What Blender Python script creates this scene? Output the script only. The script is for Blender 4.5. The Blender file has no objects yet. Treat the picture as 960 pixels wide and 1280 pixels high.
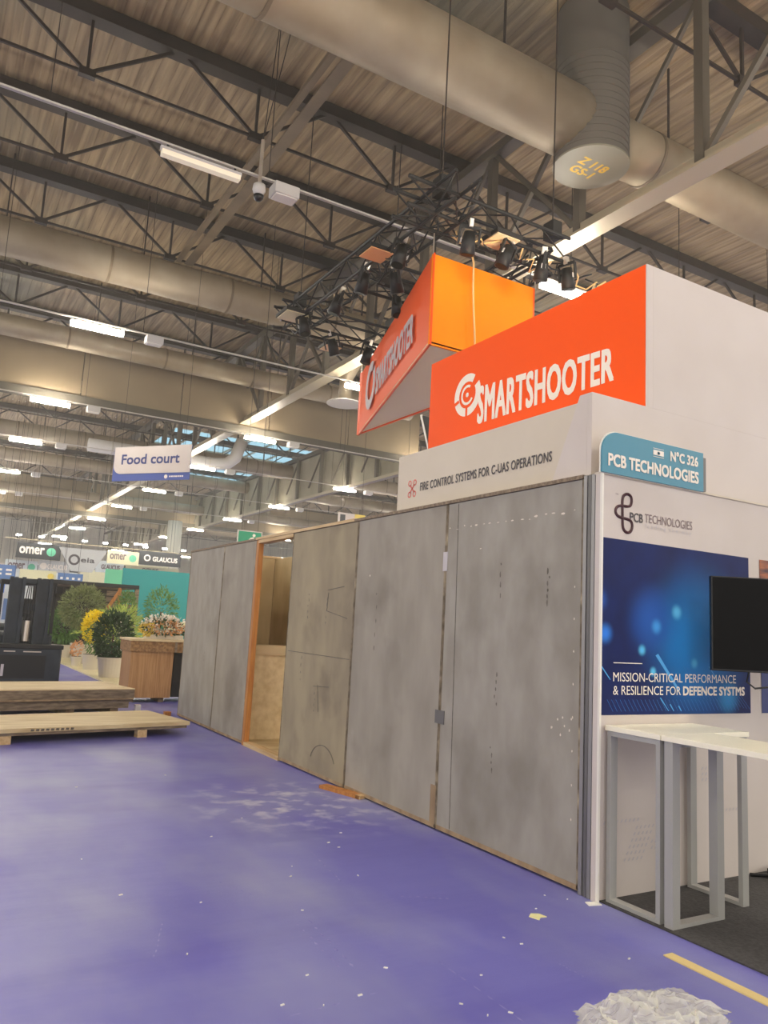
import bpy, bmesh, math, random
from mathutils import Vector, Matrix
random.seed(7)
S = bpy.context.scene
C = S.collection

# ------------------------------------------------------------------ camera
cd = bpy.data.cameras.new('camera'); cam = bpy.data.objects.new('camera', cd); C.objects.link(cam)
cd.sensor_fit = 'VERTICAL'; cd.sensor_height = 24.0; cd.lens = 972 / 1280 * 24.0
cd.clip_start = 0.05; cd.clip_end = 400
def _n(v): v = Vector(v); v.normalize(); return v
_Y = _n((-577, 114, 972)); _X = _n((1710, 237, 972)); _X = (_X - _X.dot(_Y) * _Y).normalized(); _Z = _X.cross(_Y)
cam.matrix_world = Matrix(((_X[0], -_X[1], -_X[2], 0), (_Y[0], -_Y[1], -_Y[2], 0), (_Z[0], -_Z[1], -_Z[2], 1.48), (0, 0, 0, 1)))
S.camera = cam
# ------------------------------------------------------------------ world, exposure
W = bpy.data.worlds.new('world'); S.world = W; W.use_nodes = True
W.node_tree.nodes['Background'].inputs[0].default_value = (1.0, 0.95, 0.89, 1)
W.node_tree.nodes['Background'].inputs[1].default_value = 0.95
S.view_settings.view_transform = 'Standard'; S.view_settings.look = 'None'
S.view_settings.exposure = 0.55; S.view_settings.gamma = 1.0
LAMP_E = 175.0

# ------------------------------------------------------------------ materials
def lin(c):
    return tuple(((x / 255) / 12.92 if x / 255 <= 0.04045 else ((x / 255 + 0.055) / 1.055) ** 2.4) for x in c)
def mat(name, c, rough=0.6, metal=0.0, c2=None, scale=6.0, stretch=(1, 1, 1), amount=1.0, bump=0.0, emit=0.0, trans=0.0, detail=5, lo=0.35, hi=0.65, spec=0.5, coat=0.0, c3=None, scale3=1.0, geo=False, lo3=.55, hi3=.7):
    m = bpy.data.materials.new(name); m.use_nodes = True
    nt = m.node_tree; b = nt.nodes['Principled BSDF']
    col = (*lin(c), 1)
    b.inputs['Base Color'].default_value = col
    b.inputs['Roughness'].default_value = rough; b.inputs['Metallic'].default_value = metal
    b.inputs['Specular IOR Level'].default_value = spec
    b.inputs['Coat Weight'].default_value = coat
    if trans: b.inputs['Transmission Weight'].default_value = trans
    if emit:
        b.inputs['Emission Color'].default_value = col; b.inputs['Emission Strength'].default_value = emit
    m.diffuse_color = col
    if c2 or bump:
        if geo: src = nt.nodes.new('ShaderNodeNewGeometry').outputs['Position']
        else: src = nt.nodes.new('ShaderNodeTexCoord').outputs['Object']
        mp = nt.nodes.new('ShaderNodeMapping'); mp.inputs['Scale'].default_value = stretch
        nt.links.new(src, mp.inputs[0])
        no = nt.nodes.new('ShaderNodeTexNoise'); no.inputs['Scale'].default_value = scale; no.inputs['Detail'].default_value = detail
        nt.links.new(mp.outputs[0], no.inputs['Vector'])
        if c2:
            r = nt.nodes.new('ShaderNodeMapRange'); r.inputs[1].default_value = lo; r.inputs[2].default_value = hi; r.inputs[4].default_value = amount
            nt.links.new(no.outputs[0], r.inputs[0])
            mx = nt.nodes.new('ShaderNodeMix'); mx.data_type = 'RGBA'
            mx.inputs[6].default_value = col; mx.inputs[7].default_value = (*lin(c2), 1)
            nt.links.new(r.outputs[0], mx.inputs[0]); out = mx.outputs[2]
            if c3:
                n3 = nt.nodes.new('ShaderNodeTexNoise'); n3.inputs['Scale'].default_value = scale3; n3.inputs['Detail'].default_value = 8
                nt.links.new(src, n3.inputs['Vector'])
                r3 = nt.nodes.new('ShaderNodeMapRange'); r3.inputs[1].default_value = lo3; r3.inputs[2].default_value = hi3; r3.inputs[4].default_value = .8
                nt.links.new(n3.outputs[0], r3.inputs[0])
                m3 = nt.nodes.new('ShaderNodeMix'); m3.data_type = 'RGBA'; m3.inputs[7].default_value = (*lin(c3), 1)
                nt.links.new(r3.outputs[0], m3.inputs[0]); nt.links.new(out, m3.inputs[6]); out = m3.outputs[2]
            nt.links.new(out, b.inputs['Base Color'])
        if bump:
            bp = nt.nodes.new('ShaderNodeBump'); bp.inputs['Strength'].default_value = bump; bp.inputs['Distance'].default_value = 0.02
            nt.links.new(no.outputs[0], bp.inputs['Height']); nt.links.new(bp.outputs[0], b.inputs['Normal'])
    return m
M = {}
M['panel'] = mat('weathered_grey_board', (164, 157, 144), .7, c2=(147, 140, 127), scale=3.0, stretch=(1, 1.2, .5), bump=.08, c3=(112, 104, 92), scale3=1.6, geo=True, lo3=.52, hi3=.78)
M['panel_tan'] = mat('weathered_tan_board', (164, 151, 122), .7, c2=(144, 132, 109), scale=3.0, stretch=(1, 1.2, .5), bump=.08, c3=(112, 100, 84), scale3=2.2, geo=True, lo3=.5, hi3=.76)
M['panel_cool'] = mat('weathered_cool_board', (164, 159, 148), .7, c2=(149, 143, 131), scale=4.0, stretch=(1, 1.2, .6), bump=.08, c3=(116, 110, 98), scale3=1.2, geo=True, lo3=.54, hi3=.8)
M['stain'] = mat('dark_scuff', (92, 86, 76), .8, c2=(120, 114, 104), scale=30)
M['chip'] = mat('pale_chipped_spot', (226, 216, 200), .8)
M['board_edge'] = mat('raw_board_edge', (178, 152, 116), .75, c2=(140, 116, 88), scale=8, stretch=(1, 1, .3))
M['worn_edge'] = mat('worn_board_edge', (138, 124, 102), .8, c2=(96, 84, 66), scale=14, c3=(196, 180, 150), scale3=5)
M['timber'] = mat('orange_timber', (196, 132, 62), .6, c2=(170, 105, 45), scale=5, stretch=(6, 6, .6))
M['pale_timber'] = mat('pale_timber', (214, 186, 140), .6, c2=(190, 156, 108), scale=4, stretch=(6, .6, 6))
M['grey_timber'] = mat('grey_timber', (150, 132, 108), .75, c2=(110, 94, 76), scale=4, stretch=(.7, 8, 8))
M['ply'] = mat('pale_plywood', (222, 203, 160), .6, c2=(200, 176, 130), scale=3, stretch=(.5, 4, 4))
M['oak'] = mat('oak_panel', (184, 142, 94), .55, c2=(160, 116, 72), scale=7, stretch=(8, 8, .4))
M['osb'] = mat('chipboard', (168, 130, 84), .7, c2=(120, 86, 50), scale=22)
M['tan_board'] = mat('inner_brown_board', (206, 182, 136), .7, c2=(184, 158, 112), scale=3, stretch=(1, 1, .4))
M['cream_board'] = mat('inner_cream_board', (240, 222, 180), .7, c2=(222, 200, 152), scale=12)
M['white'] = mat('matt_white_board', (214, 204, 196), .55, c2=(207, 196, 187), scale=1.5)
M['table_top'] = mat('cream_white_laminate', (252, 246, 222), .3)
M['white_gloss'] = mat('white_laminate', (238, 234, 222), .3)
M['ivory'] = mat('ivory_board', (214, 203, 184), .55, c2=(207, 195, 175), scale=1.5)
M['orange'] = mat('orange_print', (255, 88, 6), .5, spec=.15)
M['orange_lit'] = mat('lit_orange_print', (255, 140, 0), .6, spec=.15)  # amber paints in the light falling on the hanging sign's front face
M['orange_pale'] = mat('orange_sheen_print', (248, 92, 26), .4, spec=.3)
M['beige'] = mat('beige_fabric', (240, 226, 192), .8)
M['logo_grey'] = mat('silver_grey_print', (186, 176, 180), .5)
M['logo_white'] = mat('white_print', (246, 236, 222), .5)
M['logo_dark'] = mat('dark_grey_print', (74, 68, 70), .5)
M['logo_red'] = mat('coral_print', (226, 96, 80), .5)
M['maroon'] = mat('maroon_print', (66, 30, 38), .5)
M['grey_print'] = mat('grey_print', (120, 100, 100), .5)
M['pale_print'] = mat('pale_grey_print', (196, 190, 192), .5)
M['teal'] = mat('teal_acrylic', (70, 140, 162), .35)
M['alu'] = mat('brushed_aluminium', (150, 148, 146), .4, .55)
M['alu_dark'] = mat('dark_aluminium', (112, 110, 108), .45, .5)
M['leg_grey'] = mat('light_grey_steel', (168, 167, 162), .4, .1)
M['navy'] = mat('navy_print', (50, 62, 120), .5)
M['blue_band'] = mat('blue_band_print', (72, 90, 160), .5)
M['black'] = mat('black_plastic', (16, 16, 18), .35)
M['screen'] = mat('black_screen', (5, 5, 6), .4, spec=.1)
M['black_metal'] = mat('black_steel', (34, 33, 32), .5, .3)
M['fork'] = mat('dark_blue_grey_steel', (44, 52, 62), .45, .2, c2=(30, 36, 44), scale=4)
M['fork_black'] = mat('dark_forklift_body', (30, 38, 46), .4, .1, c2=(46, 54, 62), scale=5)
M['carpet_dark'] = mat('charcoal_carpet', (74, 72, 72), .95, c2=(58, 56, 56), scale=60, bump=.3)
M['cream_floor'] = mat('cream_laminate_floor', (232, 220, 178), .4, c2=(220, 204, 160), scale=2)
M['tube_on'] = mat('lit_lamp_tube', (255, 247, 232), .5, emit=LAMP_E)
M['added_uplight'] = mat('added_uplight_diffuser', (255, 240, 214), .5, emit=60)  # glow of the added uplight inside the orange stand
M['flood_on'] = mat('lit_flood_glass', (255, 250, 238), .5, emit=45)
M['tube_off_glow'] = mat('faint_glow_lamp_diffuser', (238, 226, 200), .4, emit=.25)  # faint glow given to the diffuser of the switched-off lamp
M['lamp_box'] = mat('pale_grey_plastic', (196, 192, 186), .5)
M['rail'] = mat('white_cable_rail', (190, 184, 172), .5)
M['duct'] = mat('galvanised_tan_duct', (158, 144, 120), .55, .35, c2=(140, 124, 100), scale=1.2, bump=.06)
M['plenum'] = mat('dark_ribbed_duct', (108, 102, 92), .6, .3)
M['disc'] = mat('olive_grey_cap', (140, 136, 116), .6)
M['yellow'] = mat('yellow_stencil', (232, 190, 60), .6)
M['truss'] = mat('dark_roof_steel', (54, 42, 32), .6, .1, c2=(42, 33, 25), scale=2)
M['brown_steel'] = mat('brown_roof_steel', (122, 106, 82), .6, .2, c2=(106, 90, 68), scale=1.5)
M['grey_steel'] = mat('pale_grey_girder_steel', (168, 156, 130), .5, .2)
M['grey_steel_dark'] = mat('dark_girder_steel', (96, 88, 74), .55, .3)
M['curtain'] = mat('brown_smoke_curtain', (136, 119, 92), .8, c2=(126, 109, 84), scale=.6)
M['curtain_dk'] = mat('dark_curtain_hem', (76, 70, 58), .8)
M['lattice_panel'] = mat('beige_cladding', (160, 152, 128), .8, c2=(144, 136, 112), scale=1)
M['deck'] = mat('corrugated_roof_deck', (164, 142, 106), .65, c2=(118, 98, 70), scale=1.4, stretch=(6, .35, 1), c3=(124, 124, 104), scale3=.12, geo=True)
M['hall'] = mat('pale_hall_cladding', (214, 208, 192), .8, c2=(186, 182, 168), scale=.5, stretch=(4, 4, .3))
M['green_sign'] = mat('green_sign_print', (28, 150, 108), .5)
M['teal_wall'] = mat('teal_stand_wall', (34, 150, 152), .6)
M['mint_wall'] = mat('mint_stand_wall', (110, 200, 160), .6)
M['dark_board'] = mat('dark_sign_board', (54, 56, 58), .5)
M['sign_grey'] = mat('grey_sign_board', (200, 200, 196), .5)
M['sign_blue'] = mat('blue_sign_board', (88, 124, 176), .5)
M['sign_blue2'] = mat('bright_blue_sign_board', (40, 110, 200), .5)
M['sign_cream'] = mat('cream_sign_board', (226, 220, 180), .5)
M['sign_pale'] = mat('pale_sign_board', (216, 222, 220), .5)
M['sign_yellow'] = mat('yellow_print', (232, 206, 90), .5)
M['leaf'] = mat('green_leaf', (84, 128, 56), .55, c2=(112, 150, 66), scale=9)
M['leaf_dark'] = mat('dark_green_leaf', (42, 68, 32), .5, c2=(64, 92, 42), scale=9)
M['leaf_olive'] = mat('olive_green_leaf', (146, 154, 96), .6, c2=(116, 126, 74), scale=9)
M['leaf_lime'] = mat('yellow_green_leaf', (178, 196, 92), .6)
M['petal_yellow'] = mat('yellow_petal', (250, 226, 10), .6)
M['petal_white'] = mat('white_petal', (246, 236, 222), .6)
M['petal_peach'] = mat('peach_petal', (232, 176, 120), .6)
M['stem'] = mat('brown_stem', (98, 70, 46), .8)
M['pot'] = mat('off_white_pot', (214, 204, 184), .6)
M['soil'] = mat('dark_soil', (50, 38, 28), .95)
M['dust'] = mat('pale_dust', (160, 156, 204), .8, c2=(120, 116, 186), scale=30)
STREAKS = [((1.80, 3.77), (1.76, 3.18), .006), ((1.87, 3.78), (1.82, 3.17), .008), ((2.21, 3.12), (2.20, 2.48), .005), ((2.715, 2.86), (2.715, 2.7), .003), ((1.6, 4.6), (1.75, 4.2), .004), ((2.5, 3.9), (2.75, 3.75), .01), ((1.2, 4.0), (1.05, 3.6), .004), ((2.4, 4.9), (2.3, 4.2), .006), ((1.3, 2.9), (1.9, 2.95), .004)]
M['paper'] = mat('white_paper', (240, 238, 230), .7)
M['paper_yellow'] = mat('pale_yellow_paper', (236, 232, 170), .7)
M['tape'] = mat('pale_wood_strip', (226, 202, 138), .6)
M['cable'] = mat('cream_cable', (232, 196, 130), .6)
M['chrome'] = mat('bright_clamp_steel', (214, 204, 190), .3, .8)
M['bokeh1'] = mat('pale_blue_print', (70, 160, 226), .4)
M['bokeh2'] = mat('mid_blue_print', (34, 110, 190), .4)
M['sunset'] = mat('sunset_print', (190, 110, 60), .5, c2=(70, 40, 50), scale=5, stretch=(1, 1, 5))

def floor_mat():
    m = bpy.data.materials.new('purple_aisle_carpet'); m.use_nodes = True; nt = m.node_tree; b = nt.nodes['Principled BSDF']
    N = nt.nodes.new; L = nt.links.new
    pos = N('ShaderNodeNewGeometry').outputs['Position']
    def noise(scale, st, det=6, rot=0):
        mp = N('ShaderNodeMapping'); mp.inputs['Scale'].default_value = st; mp.inputs['Rotation'].default_value = (0, 0, rot); L(pos, mp.inputs[0])
        n = N('ShaderNodeTexNoise'); n.inputs['Scale'].default_value = scale; n.inputs['Detail'].default_value = det; L(mp.outputs[0], n.inputs['Vector']); return n.outputs[0]
    def rng(s, a, bb, o=1.0):
        r = N('ShaderNodeMapRange'); r.inputs[1].default_value = a; r.inputs[2].default_value = bb; r.inputs[4].default_value = o; L(s, r.inputs[0]); return r.outputs[0]
    def mix(f, a, c):
        x = N('ShaderNodeMix'); x.data_type = 'RGBA'; L(f, x.inputs[0])
        if isinstance(a, tuple): x.inputs[6].default_value = (*lin(a), 1)
        else: L(a, x.inputs[6])
        x.inputs[7].default_value = (*lin(c), 1); return x.outputs[2]
    c = mix(rng(noise(.7, (1, 1, 1)), .35, .65), (104, 100, 184), (114, 112, 190))
    c = mix(rng(noise(.9, (.35, 2.4, 1)), .56, .72, .45), c, (84, 76, 172))      # shade of wrinkles painted as dark bands across the aisle
    c = mix(rng(noise(1.2, (1, .5, 1), 8, .3), .42, .72, .6), c, (160, 164, 192))  # dusty veil
    # white plaster dust patch by the wall: distance to a point, broken by noise
    vd = N('ShaderNodeVectorMath'); vd.operation = 'DISTANCE'; vd.inputs[1].default_value = (2.95, 6.15, 0); L(pos, vd.inputs[0])
    near = rng(vd.outputs['Value'], 1.15, .1)
    n2 = rng(noise(5, (1, 1, 1), 9), .5, .66)
    mu = N('ShaderNodeMath'); mu.operation = 'MULTIPLY'; L(near, mu.inputs[0]); L(n2, mu.inputs[1])
    c = mix(mu.outputs[0], c, (206, 204, 216))
    L(c, b.inputs['Base Color'])
    r = N('ShaderNodeMapRange'); r.inputs[3].default_value = .34; r.inputs[4].default_value = .6; L(noise(1.1, (1, 1, 1)), r.inputs[0]); L(r.outputs[0], b.inputs['Roughness'])
    bp = N('ShaderNodeBump'); bp.inputs['Strength'].default_value = .5; bp.inputs['Distance'].default_value = .01
    L(noise(2.2, (.5, 2.2, 1), 4), bp.inputs['Height']); L(bp.outputs[0], b.inputs['Normal'])
    return m
M['floor'] = floor_mat()
def glass_mat():
    m = bpy.data.materials.new('blue_skylight_glass'); m.use_nodes = True; nt = m.node_tree; nt.nodes.clear()
    o = nt.nodes.new('ShaderNodeOutputMaterial'); a = nt.nodes.new('ShaderNodeBsdfTransparent'); a.inputs[0].default_value = (.55, .74, .84, 1)
    t = nt.nodes.new('ShaderNodeBsdfTranslucent'); t.inputs[0].default_value = (.6, .8, .9, 1); x = nt.nodes.new('ShaderNodeMixShader'); x.inputs[0].default_value = .3
    nt.links.new(a.outputs[0], x.inputs[1]); nt.links.new(t.outputs[0], x.inputs[2]); nt.links.new(x.outputs[0], o.inputs[0]); return m
M['glass'] = glass_mat()
def poster_mat():
    m = bpy.data.materials.new('blue_circuit_poster'); m.use_nodes = True; nt = m.node_tree; b = nt.nodes['Principled BSDF']; b.inputs['Roughness'].default_value = .5; b.inputs['Specular IOR Level'].default_value = .2
    N = nt.nodes.new; L = nt.links.new
    pos = N('ShaderNodeNewGeometry').outputs['Position']
    def blob(c, r0, sx=1):
        mp = N('ShaderNodeVectorMath'); mp.operation = 'DISTANCE'; mp.inputs[1].default_value = c; L(pos, mp.inputs[0])
        r = N('ShaderNodeMapRange'); r.interpolation_type = 'SMOOTHERSTEP'; r.inputs[1].default_value = r0; r.inputs[2].default_value = 0.0; L(mp.outputs['Value'], r.inputs[0]); return r.outputs[0]
    def mix(f, a, c):
        x = N('ShaderNodeMix'); x.data_type = 'RGBA'; L(f, x.inputs[0])
        if isinstance(a, tuple): x.inputs[6].default_value = (*lin(a), 1)
        else: L(a, x.inputs[6])
        x.inputs[7].default_value = (*lin(c), 1); return x.outputs[2]
    n = N('ShaderNodeTexNoise'); n.inputs['Scale'].default_value = 5; L(pos, n.inputs['Vector'])
    c = mix(n.outputs[0], (10, 16, 60), (12, 38, 106))
    c = mix(blob((4.40, 3.4, 1.5), .66), c, (22, 132, 214))
    c = mix(blob((3.95, 3.4, 1.62), .30), c, (24, 84, 170))
    for (x, z, r, col) in ((4.19, 1.68, .07, (92, 190, 240)), (3.55, 1.52, .09, (50, 130, 230)), (4.0, 1.58, .07, (60, 150, 224)), (3.87, 1.43, .05, (90, 190, 240)), (3.97, 1.3, .045, (90, 190, 240)), (3.5, 1.72, .1, (34, 84, 170)), (4.36, 1.36, .05, (80, 180, 236)), (4.7, 1.15, .16, (40, 140, 200))):
        c = mix(blob((x, 3.4, z), r), c, col)
    L(c, b.inputs['Base Color']); return m
M['poster'] = poster_mat()
def wrap_mat():
    m = bpy.data.materials.new('clear_plastic_film'); m.use_nodes = True; nt = m.node_tree; b = nt.nodes['Principled BSDF']
    b.inputs['Base Color'].default_value = (.93, .92, .80, 1); b.inputs['Roughness'].default_value = .2; b.inputs['Alpha'].default_value = .5
    b.inputs['Specular IOR Level'].default_value = .9
    return m
M['wrap'] = wrap_mat()

# ------------------------------------------------------------------ helpers
ORG = {}
class MB:
    def __init__(s): s.v = []; s.f = []
    def add(s, vs, fs):
        n = len(s.v); s.v += [Vector(v) for v in vs]; s.f += [tuple(i + n for i in f) for f in fs]; return s
    def box(s, x0, x1, y0, y1, z0, z1):
        return s.add([(x0, y0, z0), (x1, y0, z0), (x1, y1, z0), (x0, y1, z0), (x0, y0, z1), (x1, y0, z1), (x1, y1, z1), (x0, y1, z1)],
                     [(0, 3, 2, 1), (4, 5, 6, 7), (0, 1, 5, 4), (1, 2, 6, 5), (2, 3, 7, 6), (3, 0, 4, 7)])
    def beam(s, p, q, w, h=None, up=(0, 0, 1)):
        p = Vector(p); q = Vector(q); h = h or w; d = (q - p).normalized(); u = Vector(up)
        if abs(d.dot(u)) > .98: u = Vector((0, 1, 0))
        a = d.cross(u).normalized(); b = a.cross(d).normalized()
        vs = [c + a * sx * w / 2 + b * sy * h / 2 for c in (p, q) for sx, sy in ((-1, -1), (1, -1), (1, 1), (-1, 1))]
        return s.add(vs, [(0, 1, 2, 3), (4, 7, 6, 5), (0, 4, 5, 1), (1, 5, 6, 2), (2, 6, 7, 3), (3, 7, 4, 0)])
    def tube(s, pts, r, n=8, cap=True):
        pts = [Vector(p) for p in pts]; rs = r if isinstance(r, (list, tuple)) else [r] * len(pts); vs = []; fs = []
        ref = None
        for i, p in enumerate(pts):
            d = (pts[min(i + 1, len(pts) - 1)] - pts[max(i - 1, 0)]).normalized()
            if ref is None: ref = Vector((0, 0, 1)) if abs(d.z) < .9 else Vector((1, 0, 0))
            a = d.cross(ref).normalized(); b = a.cross(d).normalized(); ref = b
            vs += [p + (a * math.cos(t) + b * math.sin(t)) * rs[i] for t in (2 * math.pi * k / n for k in range(n))]
        for i in range(len(pts) - 1):
            for k in range(n): fs.append((i * n + k, i * n + (k + 1) % n, (i + 1) * n + (k + 1) % n, (i + 1) * n + k))
        if cap: fs.append(tuple(range(n - 1, -1, -1))); fs.append(tuple((len(pts) - 1) * n + k for k in range(n)))
        return s.add(vs, fs)
    def prism(s, pts, d):
        n = len(pts); d = Vector(d); p = [Vector(q) for q in pts]
        return s.add(p + [q + d for q in p], [tuple(range(n - 1, -1, -1)), tuple(range(n, 2 * n))] + [(i, (i + 1) % n, n + (i + 1) % n, n + i) for i in range(n)])
    def leaf(s, c, u, v, l, w):
        u = Vector(u).normalized(); v = Vector(v); v = (v - v.dot(u) * u).normalized(); c = Vector(c); nn = u.cross(v)
        return s.add([c, c + u * l * .5 + v * w / 2 + nn * w * .15, c + u * l, c + u * l * .5 - v * w / 2 + nn * w * .15], [(0, 1, 2, 3)])
    def build(s, name, m, parent=None, smooth=False, bevel=0, origin=None):
        o0 = Vector((0, 0, 0))
        if parent is not None: o0 = ORG[parent.name]
        elif origin is not None: o0 = Vector(origin)
        me = bpy.data.meshes.new(name); me.from_pydata([v - o0 for v in s.v], [], s.f)
        bm = bmesh.new(); bm.from_mesh(me); bmesh.ops.recalc_face_normals(bm, faces=bm.faces)
        if bevel: bmesh.ops.bevel(bm, geom=list(bm.edges), offset=bevel, segments=1, affect='EDGES', clamp_overlap=True)
        bm.to_mesh(me); bm.free()
        me.materials.append(M[m] if isinstance(m, str) else m)
        if smooth:
            for p in me.polygons: p.use_smooth = True
        o = bpy.data.objects.new(name, me); C.objects.link(o)
        if parent is not None: o.parent = parent
        elif origin is not None: o.location = o0
        ORG[o.name] = o0; return o
def tag(o, label=None, cat=None, group=None, kind=None):
    if label: o['label'] = label
    if cat: o['category'] = cat
    if group: o['group'] = group
    if kind: o['kind'] = kind
    return o
def thing(name, loc, label, cat, group=None, kind=None):
    o = bpy.data.objects.new(name, None); C.objects.link(o); o.location = loc; o.empty_display_size = .1
    ORG[o.name] = Vector(loc); return tag(o, label, cat, group, kind)
def box(name, m, x0, x1, y0, y1, z0, z1, parent=None, bevel=0, kind=None, label=None):
    o = MB().box(x0, x1, y0, y1, z0, z1).build(name, m, parent, bevel=bevel); return tag(o, label, kind=kind)
def kids(o): return [c for c in list(bpy.data.objects) if c.parent == o]
def dup(root, loc, rz=None, label=None, group=None, tree=None):
    r = root.copy(); C.objects.link(r); r.location = loc
    if rz is not None: r.rotation_euler = (0, 0, rz)
    if label: r['label'] = label
    if group: r['group'] = group
    for ch, gs in tree:
        c = ch.copy(); C.objects.link(c); c.parent = r
        for g in gs:
            d = g.copy(); C.objects.link(d); d.parent = c
    ORG[r.name] = Vector(loc); return r
def tree_of(o): return [(c, kids(c)) for c in kids(o)]
def ordn(i): return ['nearest', 'second', 'third', 'fourth', 'fifth', 'sixth', 'seventh', 'eighth', 'ninth', 'tenth', 'eleventh', 'twelfth', 'thirteenth', 'fourteenth', 'fifteenth', 'sixteenth', 'seventeenth', 'eighteenth', 'nineteenth', 'twentieth'][i]

def text(body, m, parent, o, u, v, w, h, name='lettering', bold=0.0, space=1.0, eps=.004, depth=.003, italic=0, taper=1.0):
    """flat print: lower-left corner o, reading direction u, up v, fitted into w x h"""
    cu = bpy.data.curves.new('t', 'FONT'); cu.body = body; cu.size = 1; cu.space_character = space; cu.extrude = 0.0; cu.shear = italic; cu.resolution_u = 3
    ob = bpy.data.objects.new('t', cu); C.objects.link(ob)
    bpy.context.view_layer.update()
    me = bpy.data.meshes.new_from_object(ob.evaluated_get(bpy.context.evaluated_depsgraph_get()))
    bpy.data.objects.remove(ob); bpy.data.curves.remove(cu)
    xs = [p.co.x for p in me.vertices]; ys = [p.co.y for p in me.vertices]
    x0, x1, y0, y1 = min(xs), max(xs), min(ys), max(ys)
    u = Vector(u).normalized(); v = Vector(v).normalized(); n = u.cross(v); o = Vector(o); org = ORG[parent.name]
    for p in me.vertices:
        p.co = o + u * ((p.co.x - x0) / (x1 - x0) * w) + v * ((p.co.y - y0) / (y1 - y0) * h * (1 + (taper - 1) * (p.co.x - x0) / (x1 - x0))) + n * eps - org
    if bold:
        bm = bmesh.new(); bs = bold * h * .45
        for k, (dx, dy) in enumerate(((0, 0), (1, 1), (-1, 1), (1, -1), (-1, -1), (0, 1), (0, -1))):
            m2 = me.copy(); m2.transform(Matrix.Translation((u * dx + v * dy) * bs - n * .0003 * k)); bm.from_mesh(m2); bpy.data.meshes.remove(m2)
        bm.to_mesh(me); bm.free()
    me.materials.clear(); me.materials.append(M[m]); me.name = name
    t = bpy.data.objects.new(name, me); C.objects.link(t); t.parent = parent; ORG[t.name] = org
    return t
def flat(name, m, parent, o, u, v, pts, eps=.003):
    """flat printed polygon given in (u,v) coordinates on a face"""
    u = Vector(u).normalized(); v = Vector(v).normalized(); n = u.cross(v); o = Vector(o) + n * eps
    b = MB()
    polys = pts if isinstance(pts[0][0], (list, tuple)) else [pts]
    for pl in polys: b.add([o + u * a + v * c for a, c in pl], [tuple(range(len(pl)))])
    return b.build(name, m, parent)
def ring(cx, cy, r0, r1, a0=0, a1=360, n=24, sx=1.0):
    out = []
    for k in range(n):
        t0 = math.radians(a0 + (a1 - a0) * k / n); t1 = math.radians(a0 + (a1 - a0) * (k + 1) / n)
        out.append([(cx + sx * r0 * math.cos(t0), cy + r0 * math.sin(t0)), (cx + sx * r1 * math.cos(t0), cy + r1 * math.sin(t0)), (cx + sx * r1 * math.cos(t1), cy + r1 * math.sin(t1)), (cx + sx * r0 * math.cos(t1), cy + r0 * math.sin(t1))])
    return out
def disc(cx, cy, r, n=20, sx=1.0): return [[(cx + sx * r * math.cos(2 * math.pi * k / n), cy + r * math.sin(2 * math.pi * k / n)) for k in range(n)]]

# ================================================================== SETTING
box('floor', 'floor', -16, 40, -10, 100, -.2, 0, kind='structure')
RX0, RX1, RY0, RY1, RZ = -16, 40, -10, 100, 12.0
def deck_strip(b, x0, x1, y0, y1):
    n = int(round((x1 - x0) / .3)); st = (x1 - x0) / n
    for i in range(n):
        x = x0 + i * st; pr = [(x, 0), (x + st * .4, 0), (x + st * .5, .025), (x + st * .9, .025), (x + st, 0)]
        vs = [(a, y0, RZ + z) for a, z in pr] + [(a, y1, RZ + z) for a, z in pr]
        b.add(vs, [(k, k + 1, k + 6, k + 5) for k in range(4)])
b = MB()
SKX0, SKX1, SKY0, SKY1 = 11.0, 20.0, 43.0, 58.0
deck_strip(b, RX0, RX1, RY0, SKY0); deck_strip(b, RX0, SKX0, SKY0, SKY1); deck_strip(b, SKX1, RX1, SKY0, SKY1); deck_strip(b, RX0, RX1, SKY1, RY1)
tag(b.build('ceiling', 'deck'), kind='structure')
box('wall_back', 'hall', RX0, RX1, RY1, RY1 + .3, 0, 12.2, kind='structure')
box('wall_right', 'hall', RX1, RX1 + .3, 6, RY1, 0, 12.2, kind='structure')

# skylight with panes
t = thing('window_1', (15.5, 50.5, 12.0), None, None, kind='structure')
nx, ny = 6, 6
for i in range(nx):
    for j in range(ny):
        dx = (SKX1 - SKX0) / nx; dy = (SKY1 - SKY0) / ny
        box('pane', 'glass', SKX0 + i * dx + .04, SKX0 + (i + 1) * dx - .04, SKY0 + j * dy + .04, SKY0 + (j + 1) * dy - .04, 12.1, 12.13, t)
b = MB()
for i in range(nx + 1): x = SKX0 + i * (SKX1 - SKX0) / nx; b.box(x - .04, x + .04, SKY0, SKY1, 12.04, 12.16)
for j in range(ny + 1): y = SKY0 + j * (SKY1 - SKY0) / ny; b.box(SKX0, SKX1, y - .04, y + .04, 12.02, 12.14)
b.build('window_frame', 'grey_steel', t)

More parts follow.
